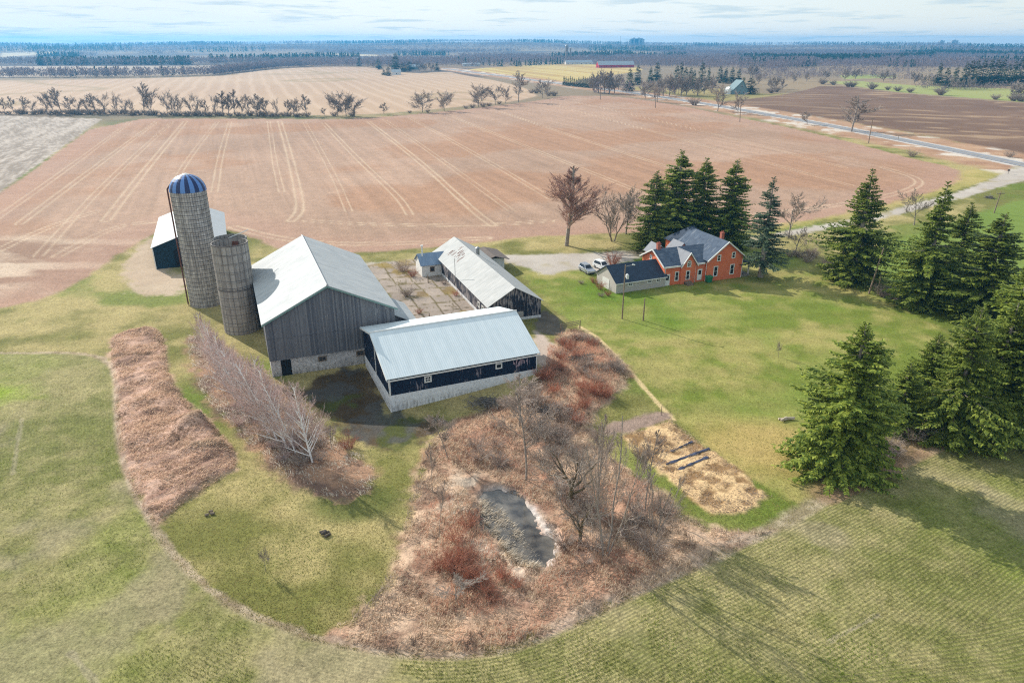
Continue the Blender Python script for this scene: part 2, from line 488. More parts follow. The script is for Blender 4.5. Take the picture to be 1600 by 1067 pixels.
def paint(X, Y):
    n = len(X)
    X = X.astype(np.float32); Y = Y.astype(np.float32)
    r = np.hypot(X, Y)
    z = terrain(X, Y).astype(np.float32)
    var = np.full(n, 0.8, np.float32); rowc = np.zeros(n, np.float32); rowa = np.zeros(n, np.float32); rough = np.full(n, 0.6, np.float32)
    zone = np.zeros(n, np.int32); alb = np.zeros((n, 3), np.float32)
    near = r < 520
    nB = np.zeros(n, np.float32); nS = np.zeros(n, np.float32); nM = np.zeros(n, np.float32)
    nB[:] = fbm(X, Y, 38, 4, 1)
    nM[near] = fbm(X[near], Y[near], 7, 4, 2); nM[~near] = 0.5
    nS[near] = fbm(X[near], Y[near], 1.6, 4, 3); nS[~near] = 0.5
    u = X * E1[0] + Y * E1[1]; v = X * E2[0] + Y * E2[1]
    # rough grass everywhere, drab land far away
    t = sstep(.40, .62, nB * .5 + nM * .5)
    alb[:] = lerp3(S(116, 114, 60), S(170, 154, 104), t)
    alb[:] = alb + (np.array(S(96, 116, 38), np.float32) - alb) * (sstep(.52, .66, fbm(X, Y, 24, 3, 9) * .7 + nM * .3))[:, None] * .75
    nf = fbm(X, Y, 420, 4, 12)
    farc = lerp3(S(104, 90, 78), S(142, 120, 94), sstep(.4, .6, nf))
    farc = farc + (np.array(S(158, 138, 108), np.float32) - farc) * (sstep(.60, .64, fbm(X, Y, 700, 2, 13)) * .6)[:, None]
    alb[:] = alb + (farc - alb) * sstep(380, 620, r)[:, None]

    def put(name, w, col, vv=.5, ro=.6):
        k = np.nonzero(w > .004)[0]
        if len(k) == 0: return
        c = col(X[k], Y[k], k) if callable(col) else np.tile(np.array(col, np.float32), (len(k), 1))
        wk = w[k][:, None]
        alb[k] = alb[k] * (1 - wk) + c * wk
        var[k] = var[k] * (1 - w[k]) + vv * w[k]; rough[k] = rough[k] * (1 - w[k]) + ro * w[k]
        if name: zone[k[w[k] > .5]] = ZI[name]
    def soft(poly, b=.5, amp=.8, margin=12.0):
        d = sdist(X, Y, poly, margin)
        return sstep(-b, b, d + amp * (nS - .5) * 2 * 1.0 + amp * .6 * (nM - .5)), d

    # fields behind
    w, _ = soft(Z_BEIGE, 4, 2, 30); put('distant_stubble_field', w, lambda x, y, k: lerp3(S(160, 142, 122), S(186, 166, 142), nB[k]), .3, .3)
    for zz in (Z_BEIGE2, Z_BEIGE3, Z_TAN):
        w, _ = soft(zz, 8, 2, 30); put('distant_stubble_field', w, S(196, 176, 140), .2, .3)
    def c_far(x, y, k):
        c = lerp3(S(172, 142, 116), S(194, 166, 136), fbm(x, y, 160, 4, 21))
        s = np.sin((x * math.cos(.33) + y * math.sin(.33)) * .42 + 3 * fbm(x, y, 60, 2, 23))
        c = lerp3(c, np.array(S(205, 176, 150)), np.clip(s, 0, 1) * .35) if False else c + (np.array(S(206, 178, 152), np.float32) - c) * (np.clip(s, 0, 1) * .4)[:, None]
        sw = np.exp(-((fbm(x, y, 300, 2, 25) - .52) / .012) ** 2)
        return c + (np.array(S(150, 130, 92), np.float32) - c) * (sw * .6)[:, None]
    w, _ = soft(Z_FARSTUB, 2.5, 2, 30); put('distant_stubble_field', w, c_far, .35, .4)
    def c_plough(x, y, k):
        ang = R(70); q = x * math.cos(ang) + y * math.sin(ang)
        wv = fbm(x * .12 + q * 0, y * .12, 6, 3, 31)
        s = vnoise(q / 5.5 + 1.5 * wv, (x * math.sin(ang) - y * math.cos(ang)) / 90, 33)
        s2 = vnoise(q / 2.1 + wv, (x * math.sin(ang) - y * math.cos(ang)) / 30, 34)
        c = lerp3(S(104, 80, 64), S(134, 106, 86), fbm(x, y, 50, 4, 32))
        return c + (np.array(S(170, 142, 112), np.float32) - c) * np.clip(sstep(.55, .9, s * .55 + s2 * .45) * .85, 0, 1)[:, None]
    w, _ = soft(Z_PLOUGH, 1.5, 2, 30); put('ploughed_field', w, c_plough, .5, .8)
    for zz in (Z_STRIP, Z_STRIP2):
        w, _ = soft(zz, 2, 2, 30); put('green_field_strip', w, lambda x, y, k: lerp3(S(142, 152, 84), S(160, 158, 98), fbm(x, y, 60, 3, 35)), .3, .4)
    w, _ = soft(Z_YELLOW, 3, 2, 30); put('yellow_field', w, lambda x, y, k: lerp3(S(180, 150, 92), S(196, 172, 108), sstep(.3, .7, vnoise((x + y * .3) / 14, y / 300, 36))), .3, .4)
    w, _ = soft(Z_FRONTLAWN, 4, 3, 30); put(None, w, lambda x, y, k: lerp3(S(132, 126, 74), S(176, 154, 104), fbm(x, y, 30, 3, 37)), .4, .4)
    # stubble behind the farm
    tr = track_lines()
    def c_stub(x, y, k):
        c = lerp3(S(156, 127, 106), S(182, 150, 127), fbm(x, y, 45, 4, 41))
        c = c + (np.array(S(164, 124, 96), np.float32) - c) * (sstep(.50, .66, fbm(x, y, 55, 4, 42)) * .7)[:, None]
        uu, vv = x * E1[0] + y * E1[1], x * E2[0] + y * E2[1]
        st = vnoise(uu / .9, vv / 40, 43) * .5 + vnoise(uu / 3.1, vv / 120, 44) * .5
        c = c * (.88 + .26 * st)[:, None]
        sp = fbm(x, y, 2.2, 3, 45)
        c = c * (.90 + .2 * sp)[:, None]
        # trampled and washed ground near the yard
        d = np.hypot((x + 105) / 50, (y - 150) / 26)
        wash = sstep(1.4, .4, d + .9 * (fbm(x, y, 16, 4, 46) - .5))
        c = c + (lerp3(S(146, 116, 96), S(206, 184, 160), sstep(.3, .7, fbm(x * .6 + y * .3, y * 1.6, 8, 4, 47))) - c) * (wash * .9)[:, None]
        hl = sstep(22, 4, vvnear(x, y)); c = c + (lerp3(S(160, 124, 106), S(186, 150, 128), fbm(x * .4, y * 1.6, 5, 4, 48)) - c) * (hl * .65)[:, None]
        for pl, wd, off in tr:
            d = -sdist(x, y, pl, 4.0, closed=False)
            wn_ = wd * (1 + .8 * (fbm(x, y, 5, 2, 49) - .5))
            m = np.exp(-((d - off) / wn_) ** 2) * (.35 + .5 * fbm(x, y, 18, 3, 50))
            c = c + (np.array(S(212, 188, 158), np.float32) - c) * np.clip(m * .85, 0, 1)[:, None]
        return c
    d_stub = sdist(X, Y, Z_STUB, 30)
    def vvnear(x, y):
        return np.minimum(np.abs(sdist(x, y, Z_STUB[:], 40)), 40)
    w = sstep(-1.0, 1.0, d_stub + 2.2 * (nM - .5) + 1.4 * (nS - .5)); put('stubble_field', w, c_stub, .62, .7)
    def c_pale(x, y, k):
        uu, vv = x * E1[0] + y * E1[1], x * E2[0] + y * E2[1]
        st = vnoise(uu / .8, vv / 5, 52) * .6 + .4 * vnoise(uu / 2.5, vv / 30, 53)
        return lerp3(S(140, 126, 112), S(186, 172, 158), sstep(.25, .75, st * .7 + .3 * fbm(x, y, 3, 3, 54)))
    w, _ = soft(Z_PALE, .8, 1.2, 20); put('pale_field', w, c_pale, .5, .7)
    # pale verge of the drive and the road
    w, _ = soft(Z_VERGE, 1.5, 2.0, 15); put(None, w * .8, lambda x, y, k: lerp3(S(150, 146, 74), S(186, 164, 108), nM[k]), .5)
    dr = -sdist(X, Y, ROAD, 40.0, closed=False)
    def c_bank(x, y, k):
        c = lerp3(S(150, 112, 88), S(190, 156, 124), fbm(x, y, 9, 4, 55))
        return c + (np.array(S(206, 192, 176), np.float32) - c) * sstep(.60, .70, fbm(x, y, 14, 3, 56))[:, None]
    put(None, sstep(27, 18, dr + 8 * (nM - .5)), c_bank, .6)
    put('road_shoulder', sstep(7.2, 5.4, dr + 1.2 * (nS - .5)), lambda x, y, k: lerp3(S(178, 170, 162), S(202, 194, 186), fbm(x, y, 6, 3, 57)), .3, .5)
    # right pasture
    def c_past(x, y, k):
        c = lerp3(S(100, 124, 52), S(132, 144, 68), fbm(x, y, 30, 4, 61))
        q = x * math.cos(.5) + y * math.sin(.5)
        return c * (.92 + .16 * vnoise(q / 1.4, (x - y) / 40, 62))[:, None]
    w, _ = soft(Z_PASTURE, 1.5, 1.5, 20); put('pasture_field', w, c_past, .35, .5)
    # lawn
    def c_lawn(x, y, k):
        m = fbm(x, y, 13, 4, 64); m2 = fbm(x, y, 3.2, 4, 65)
        c = lerp3(S(112, 124, 50), S(160, 150, 90), sstep(.36, .66, m * .55 + m2 * .45))
        g = sstep(.50, .68, fbm(x, y, 20, 4, 66) * .75 + m2 * .25)
        c = c + (np.array(S(84, 122, 18), np.float32) - c) * (g * .55)[:, None]
        uu, vv = x * E1[0] + y * E1[1], x * E2[0] + y * E2[1]
        mow = .5 + .5 * np.sin(uu * .16 * 2 + vv * 1.15 + 2.0 * fbm(x, y, 30, 2, 67))
        c = c * (.93 + .12 * mow)[:, None]
        dd = np.hypot((x - 31) / 9, (y - 75) / 7)
        return c + (np.array(S(190, 160, 104), np.float32) - c) * (sstep(1.5, .5, dd + .8 * (m - .5)) * .65)[:, None]
    w, _ = soft(Z_LAWN, .8, 1.2); put('lawn', w, c_lawn, .55, .6)
    dp = -sdist(X, Y, PATH, 4.0, closed=False)
    put(None, sstep(.55, .15, dp + .3 * (nS - .5)) * .9, S(214, 188, 140), .4)
    # green nook behind the silos
    nook = sstep(1.3, .6, np.hypot((X + 46) / 7.5, (Y - 158) / 16) + .3 * (nM - .5)) * (d_stub < .5)
    put(None, nook * .9, lambda x, y, k: lerp3(S(88, 122, 36), S(124, 138, 60), nM[k]), .4)
    # gravel
    def c_grav(x, y, k):
        c = lerp3(S(168, 156, 144), S(194, 184, 172), fbm(x, y, 5, 4, 71))
        return c + (np.array(S(160, 146, 110), np.float32) - c) * (sstep(.58, .72, fbm(x, y, 7, 3, 72)) * .7)[:, None]
    w, _ = soft(Z_DRIVE, .9, 1.2); put('gravel_driveway', w, c_grav, .3, .4)
    w, _ = soft(Z_LOOP, 1.2, 2.0); put('gravel_driveway', w * .9, lambda x, y, k: lerp3(S(176, 152, 130), S(196, 174, 152), fbm(x, y, 4, 4, 73)), .35, .4)
    # concrete yard with open joints and weeds
    def c_conc(x, y, k):
        uu, vv = x * E1[0] + y * E1[1], x * E2[0] + y * E2[1]
        wob = .5 * (fbm(x, y, 5, 3, 75) - .5)
        su, sv = 3.6, 4.4
        uu = uu + 2.0 * vnoise(np.floor(vv / sv) + .5, vv * 0 + 3.5, 74); vv = vv + 1.3 * vnoise(x / 3, y / 3, 74)
        iu, iv = np.floor((uu + wob) / su), np.floor((vv + wob) / sv)
        ju = np.abs((uu + wob) / su - np.round((uu + wob) / su)) * su; jv = np.abs((vv + wob) / sv - np.round((vv + wob) / sv)) * sv
        c = lerp3(S(150, 136, 124), S(176, 160, 146), fbm(x, y, 3, 4, 76))
        c = c * (.88 + .22 * _hash(iu.astype(np.int64), iv.astype(np.int64), 5))[:, None]
        cr = np.exp(-((fbm(x, y, 6, 3, 77) - .5) / .010) ** 2)
        j = np.maximum(np.maximum(np.exp(-(ju / .16) ** 2), np.exp(-(jv / .2) ** 2)), cr * .9)
        c = c + (lerp3(S(64, 52, 42), S(120, 108, 52), fbm(x, y, 7, 2, 78)) - c) * np.clip(j * .95, 0, 1)[:, None]
        wd = sstep(.56, .66, fbm(x, y, 5, 4, 79))
        return c + (lerp3(S(150, 128, 48), S(122, 100, 74), fbm(x, y, 3, 3, 80)) - c) * (wd * .8)[:, None]
    w, _ = soft(Z_YARD, .7, .8); put('concrete_yard', w, c_conc, .35, .5)
    w, _ = soft(Z_PAD, .5, .7); put('concrete_yard', w, lambda x, y, k: lerp3(S(170, 152, 136), S(190, 172, 158), nM[k]), .35, .5)
    w, _ = soft(Z_EARTH, .6, .8); put('wet_yard_ground', w, lambda x, y, k: lerp3(S(80, 74, 66), S(116, 106, 92), nS[k]), .5, .5)  # dark earth between the long barn corner and the concrete pad
    def c_wet(x, y, k):
        c = lerp3(S(60, 50, 38), S(100, 84, 62), fbm(x, y, 4, 4, 82))
        c = c + (np.array(S(78, 82, 42), np.float32) - c) * sstep(.5, .62, fbm(x, y, 6, 4, 83))[:, None]
        return c + (np.array(S(84, 82, 78), np.float32) - c) * (sstep(.56, .66, fbm(x, y, 5, 3, 84)) * .8)[:, None]
    w, _ = soft(Z_WET, 1.2, 2.2); put('wet_yard_ground', w, c_wet, .6, .7)
    # dry meadow: matted, wind-combed grass in hummocks
    def comb(x, y, L, wd, seed):
        a = R(40); p = x * math.cos(a) + y * math.sin(a); q = -x * math.sin(a) + y * math.cos(a)
        return vnoise(p / L + .6 * vnoise(q / 3, p / 3, seed + 1), q / wd, seed)
    def c_dry(x, y, k):
        s = comb(x, y, 2.6, .55, 91) * .6 + comb(x, y, 1.1, .3, 92) * .4
        c = lerp3(S(160, 124, 106), S(204, 168, 146), sstep(.1, .7, s))
        return c + (np.array(S(128, 100, 86), np.float32) - c) * (sstep(.56, .70, fbm(x, y, 5, 3, 93)) * .7)[:, None]
    w, dA = soft(Z_MEADOW, .7, .9); put('dry_meadow_ground', w, c_dry, .5, .9)
    k = np.nonzero(w > .01)[0]
    hh = .95 * fbm(X[k], Y[k], 5, 4, 94) ** 1.6 + .22 * (comb(X[k], Y[k], 1.8, .9, 91) - .3)
    mound = 1.5 * np.exp(-((X[k] + 39.5) ** 2 / 9 + (Y[k] - 80) ** 2 / 4)) + 1.0 * np.exp(-((X[k] + 36) ** 2 / 10 + (Y[k] - 74.0) ** 2 / 2.5))
    z[k] += w[k] * (hh + mound) * sstep(0, 1.5, dA[k] + .5)
    dk = np.maximum(np.exp(-((X + 39.5) ** 2 / 5 + (Y - 80.3) ** 2 / 1.6)), np.exp(-((X + 36) ** 2 / 7 + (Y - 74.2) ** 2 / 1.0))) * (dA > 0)
    put(None, np.clip(dk * 1.3 * (.5 + nS), 0, 1) * .8, S(104, 92, 74), .8)
    w, _ = soft(Z_BIRCH, 1.2, 1.6); put('birch_bank_ground', w, lambda x, y, k: lerp3(S(116, 92, 78), S(168, 132, 106), sstep(.3, .7, fbm(x, y, 3, 4, 95))), .7, .9)
    gl = sstep(1.1, .5, np.hypot((X + 17) / 6.5, (Y - 63) / 4.0) + .5 * (nM - .5)); put(None, gl * .75 * (zone == 0), S(78, 92, 34), .5)
    # thicket round the pond
    def c_pond(x, y, k):
        s = fbm(x, y, 2.0, 4, 96)
        c = lerp3(S(150, 118, 98), S(206, 174, 146), sstep(.25, .65, s))
        rd = sstep(.48, .62, fbm(x, y, 9, 3, 97)); c = c + (np.array(S(164, 108, 84), np.float32) - c) * (rd * .45)[:, None]
        return c
    w, dC = soft(Z_POND, .9, 1.4); put('pond_bank_ground', w, c_pond, .7, .9)
    k = np.nonzero(w > .01)[0]
    z[k] += w[k] * (.5 * fbm(X[k], Y[k], 2.6, 4, 98) ** 1.3) * sstep(0, 2, dC[k] + .5)
    dW = sdist(X, Y, Z_WATER, 10)
    rim = np.exp(-((dW + .15 + 1.2 * (nS - .5)) / .62) ** 2) * (.25 + .75 * sstep(-2.0, 2.0, (X - Z_WATER[:, 0].mean()) + .45 * (Y - Z_WATER[:, 1].mean())))
    k = np.nonzero(dW > -4)[0]
    z[k] -= .8 * sstep(-1.3, .9, dW[k] + 2.4 * (nS[k] - .5) + 1.2 * (nM[k] - .5))
    put(None, np.clip(rim * .65, 0, 1), lambda x, y, k: lerp3(S(170, 164, 154), S(226, 226, 224), fbm(x, y, .9, 3, 99)), .6, .6)
    lf = sstep(6, 2, np.abs(dW)) * sstep(.5, -1.5, (X - 0.2) - (58 - Y) * .35) * (dC > 0); put(None, lf * .6 * sstep(.35, .6, nS), S(208, 192, 172), .6)
    put('pond_bank_ground', sstep(.2, 1.6, dW), S(66, 60, 52), .4)
    # garden
    def c_gard(x, y, k):
        s = fbm(x, y, 1.3, 4, 101)
        c = lerp3(S(150, 118, 82), S(218, 184, 138), sstep(.34, .58, s))
        return c
    w, dG = soft(Z_GARDEN, .5, .8); put('garden_plot', w, c_gard, .6, .9)
    kk = np.nonzero(w > .01)[0]; z[kk] += w[kk] * .18 * fbm(X[kk], Y[kk], 1.3, 4, 101)
    w, _ = soft(Z_MULCH, .5, .8); put('garden_plot', w, lambda x, y, k: lerp3(S(130, 108, 96), S(170, 146, 130), nS[k]), .6, .9)
    # winter wheat round the front
    dX = sdist(X, Y, Z_CROP, 14)
    strip = sstep(-1.0 - 1.3 * sstep(0, 6, X), -.5 - .7 * sstep(0, 6, X), dX + .9 * (nS - .5)) * (Y < 105)
    put(None, strip * .7, lambda x, y, k: lerp3(S(150, 128, 110), S(196, 174, 152), sstep(.3, .7, fbm(x, y, 1.2, 3, 105))), .7, .8)
    def c_crop(x, y, k):
        b = fbm(x, y, 22, 4, 106); s = fbm(x, y, 2.4, 4, 107)
        c = lerp3(S(112, 114, 60), S(154, 144, 98), sstep(.30, .70, b * .5 + s * .5))
        c = c + (np.array(S(116, 136, 36), np.float32) - c) * (sstep(.56, .74, fbm(x, y, 17, 3, 108)) * .3)[:, None]
        c = c + (np.array(S(128, 156, 14), np.float32) - c) * (sstep(1.2, .3, np.hypot((x + 74) / 9, (y - 88) / 5) + .6 * (s - .5)) * .75)[:, None]
        return c + (np.array(S(158, 142, 122), np.float32) - c) * (sstep(.58, .76, fbm(x, y, 9, 4, 109)) * .4)[:, None]
    w = sstep(-.35, .35, dX + .5 * (nS - .5)); put('crop_field', w, c_crop, .95, .8)
    k = np.nonzero(w > .01)[0]
    rowc[k] = dX[k]; rowa[k] = w[k] * (.55 + .5 * nM[k]) * (.45 + .55 * sstep(-25, 5, X[k]))
    rowc[k] = np.where(dX[k] > 20, X[k] * -.38 + Y[k] * .92, dX[k]) if False else dX[k]
    for pl in ([(1330, 985), (1370, 960)], [(1296, 1000), (1345, 975)], [(20, 740), (34, 655)], [(110, 1020), (150, 1067)]):
        d = -sdist(X, Y, gpoly(pl), 3, closed=False); put(None, sstep(.36, .12, d + .4 * (nS - .5)) * .38, S(164, 150, 130), .8)
    # bare earth under the big spruce row and a track beside it
    sp = sstep(3.2, 1.0, np.abs(sdist(X, Y, gpoly([(1290, 770), (1420, 700), (1520, 665), (1660, 630)]), 6, closed=False)) + 1.5 * (nM - .5))
    put(None, sp * .75 * (dX < .3), lambda x, y, k: lerp3(S(120, 96, 76), S(176, 140, 108), nS[k]), .6)
    z += (.05 * (nS - .5) * (r < 400)).astype(np.float32)
    return alb, z, zone, var, rowc, rowa, rough, dX

gt = NT('ground_cover', rough=0.95, spec=0.12)
pos = gt.n.new('ShaderNodeNewGeometry').outputs['Position']
g0 = gt.noise(pos, 0.45, 8, 0.78, 5.0)
g1 = gt.noise(pos, 1.7, 6, 0.75)
g2 = gt.noise(pos, 5.5, 5, 0.75, 3.0)
r0 = gt.ramp(g0, [(.34, 0.0), (.66, 1.0)]); r1 = gt.ramp(g1, [(.34, 0.0), (.66, 1.0)]); r2 = gt.ramp(g2, [(.36, 0.0), (.64, 1.0)])
mod = gt.math('ADD', gt.math('MULTIPLY', gt.math('SUBTRACT', r1, .5), .62), gt.math('MULTIPLY', gt.math('SUBTRACT', r2, .5), .75))
mod = gt.math('ADD', mod, gt.math('MULTIPLY', gt.math('SUBTRACT', r0, .5), .38))
mod = gt.math('ADD', gt.math('MULTIPLY', mod, gt.attr('var', 'Fac')), 1.0)
rowv = gt.math('ADD', gt.math('MULTIPLY', gt.attr('rowc', 'Fac'), 2 * math.pi / 0.36), gt.math('MULTIPLY', g0, 8.0))
rows = gt.math('MULTIPLY', gt.math('ADD', gt.math('SINE', rowv), 1.0), .5)
rowm = gt.math('MULTIPLY', gt.math('MULTIPLY', rows, gt.attr('rowa', 'Fac')), gt.ramp(g2, [(.40, .05), (.56, 1.0)]), clamp=True)
basec = gt.mix(gt.math('MULTIPLY', rowm, .34), gt.attr('alb'), S(160, 144, 112))
vm = gt.n.new('ShaderNodeVectorMath'); vm.operation = 'SCALE'
gt.l.new(basec, vm.inputs[0]); gt.l.new(mod, vm.inputs['Scale'])
gt.l.new(vm.outputs[0], gt.b.inputs['Base Color'])
gt.bump(gt.math('ADD', gt.math('SUBTRACT', g1, gt.math('MULTIPLY', rowm, .35)), gt.math('MULTIPLY', g2, .5)), gt.math('MULTIPLY', gt.attr('rough', 'Fac'), .9), 0.22)
GROUND_MAT = gt.m

def build_ground():
    X, Y, nr, na = ground_grid()
    alb, z, zone, var, rowc, rowa, rough, dX = paint(X, Y)
    V = np.stack([X, Y, z], 1)
    i = np.arange(nr - 1)[:, None] * na + np.arange(na - 1)[None, :]
    F = np.stack([i, i + 1, i + na + 1, i + na], -1).reshape(-1, 4)[:, ::-1]
    zf = zone[F[:, 0]]
    for zi, nm in enumerate(ZONES):
        f = F[zf == zi]
        if len(f) == 0: continue
        used, inv = np.unique(f, return_inverse=True)
        me = np_mesh(nm, V[used], inv.reshape(-1, 4), 4, smooth=True,
                     attrs=dict(alb=alb[used], var=var[used], rowc=rowc[used], rowa=rowa[used], rough=rough[used]))
        tag(link(nm, me, GROUND_MAT), kind='structure')
build_ground()

def in_poly(poly, n, rg):
    out = []; mn, mx = poly.min(0), poly.max(0); got = 0
    while got < n:
        p = rg.uniform(mn, mx, (n * 2, 2)); p = p[sdist(p[:, 0], p[:, 1], poly, 1) > 0]
        out.append(p); got += len(p)
        if len(p) == 0: break
    return np.concatenate(out)[:n]

# paved road and its worn centre line
def ribbon(name, line, half, dz, mat, off=0.0, t0=0, dash=None, kind='structure'):
    v = []; f = []
    t = np.gradient(line, axis=0); t /= np.linalg.norm(t, axis=1)[:, None]; nrm = np.stack([-t[:, 1], t[:, 0]], 1)
    a = line + nrm * (off - half); b = line + nrm * (off + half)
    za = terrain(line[:, 0], line[:, 1]) + dz
    V = np.concatenate([np.column_stack([a, za]), np.column_stack([b, za])])
    n = len(line); i = np.arange(n - 1)
    F = np.stack([i, i + 1, i + n + 1, i + n], 1)
    o = link(name, np_mesh(name, V, F, 4), mat); tag(o, kind=kind); return o
asph = NT('asphalt', .9, .2); av = asph.coord()
asph.color(asph.ramp(asph.noise(av, .35, 5, .65), [(.3, S(122, 122, 126)), (.7, S(150, 150, 154))]))
def resample(line, step):
    d = np.concatenate([[0], np.cumsum(np.linalg.norm(np.diff(line, axis=0), axis=1))])
    s = np.arange(0, d[-1], step)
    return np.column_stack([np.interp(s, d, line[:, 0]), np.interp(s, d, line[:, 1])])
RD = resample(ROAD, 6.0)
ribbon('road', RD, 3.7, .12, asph.m)
ribbon('road_centre_line', RD, .12, .126, plain('road_paint', S(206, 180, 96), .7, .3, .5))
for s in (-1, 1):
    ribbon('road_edge_line', RD, .09, .126, plain('road_white', S(215, 215, 210), .7, .3, .5), off=s * 3.3)

# pond water
wt = NT('pond_water', .1, .5); wv = wt.coord()
wt.color(wt.ramp(wt.noise(wv, .6, 4, .6), [(.35, S(56, 56, 58)), (.65, S(116, 110, 102))])); wt.bump(wt.noise(wv, 3, 4), .25, .04)
wc = Z_WATER.mean(0); wp = MB(); wp.poly([(*(wc + (p - wc) * (1 + 1.6 / np.linalg.norm(p - wc))), -.25) for p in Z_WATER]); tag(wp.build('pond_water', wt.m, fix=False), kind='structure')

# ------------------------------------------------------------------ plants
def leafmat(name, c0, c1, rough=.75, objvar=.25, trans=0.0, pat=None):  # trans: share of light passing through a blade
    t = NT(name, rough, .25)
    c = t.mix(t.island(), c0, c1)
    if pat:     # drifts of another colour through a stand of grass
        ps = t.n.new('ShaderNodeNewGeometry').outputs['Position']
        for q, (pc, sc, lo, hi, am) in enumerate(pat):
            c = t.mix(t.math('MULTIPLY', t.ramp(t.noise(ps, sc, 4, .65, 3.7 * q), [(lo, 0), (hi, 1)]), am), c, pc)
    k = t.math('ADD', t.math('MULTIPLY', t.objrand(), objvar), 1 - objvar / 2)
    v = t.n.new('ShaderNodeVectorMath'); v.operation = 'SCALE'; t.l.new(c, v.inputs[0]); t.l.new(k, v.inputs['Scale'])
    t.l.new(v.outputs[0], t.b.inputs['Base Color'])
    if trans:
        tb = t.n.new('ShaderNodeBsdfTranslucent'); t.l.new(v.outputs[0], tb.inputs['Color']); ms = t.n.new('ShaderNodeMixShader'); ms.inputs[0].default_value = trans
        t.l.new(t.b.outputs[0], ms.inputs[1]); t.l.new(tb.outputs[0], ms.inputs[2]); t.l.new(ms.outputs[0], t.n['Material Output'].inputs['Surface'])
    return t.m
M_SPRUCE = leafmat('spruce_needles', S(72, 96, 36), S(164, 174, 74), .55, .25, .35)
M_SPRUCE_B = leafmat('blue_spruce_needles', S(62, 82, 62), S(124, 140, 108), .55, .2, .35)
M_CONE = leafmat('distant_conifer_needles', S(34, 56, 32), S(66, 88, 46), .7, .3, .25)
M_BARK = plain('bark', S(150, 138, 126), .9, .35, 3)
M_TWIG = leafmat('bare_twigs', S(150, 136, 124), S(198, 184, 170), .85, .25, .3)
M_TWIGRED = leafmat('reddish_twigs', S(172, 138, 124), S(214, 182, 166), .85, .2, .35)
M_BIRCH = plain('birch_bark', S(236, 230, 224), .7, .14, 5)
M_BIRCHTW = leafmat('birch_twigs', S(196, 172, 164), S(238, 220, 212), .85, .2, .4)
M_DOGWOOD = leafmat('red_stems', S(180, 126, 102), S(220, 172, 146), .8, .3, .45)
M_BRUSH = leafmat('grey_brush_stems', S(158, 140, 128), S(214, 198, 184), .85, .3, .35)
M_DEAD = leafmat('dead_branches', S(84, 78, 74), S(130, 122, 116), .9)

def kites(p, d, side, L, wd, fold=0.0):
    """narrow leaf-shaped quads: base p, direction d, sideways unit vector"""
    mid = p + d * (L * .45)[:, None]
    a = mid + side * wd[:, None]; b = mid - side * wd[:, None]; t = p + d * L[:, None]
    V = np.stack([p, a, t, b], 1).reshape(-1, 3)
    F = np.arange(len(p) * 4).reshape(-1, 4)
    return V, F

def unit(v): return v / (np.linalg.norm(v, axis=-1, keepdims=True) + 1e-9)

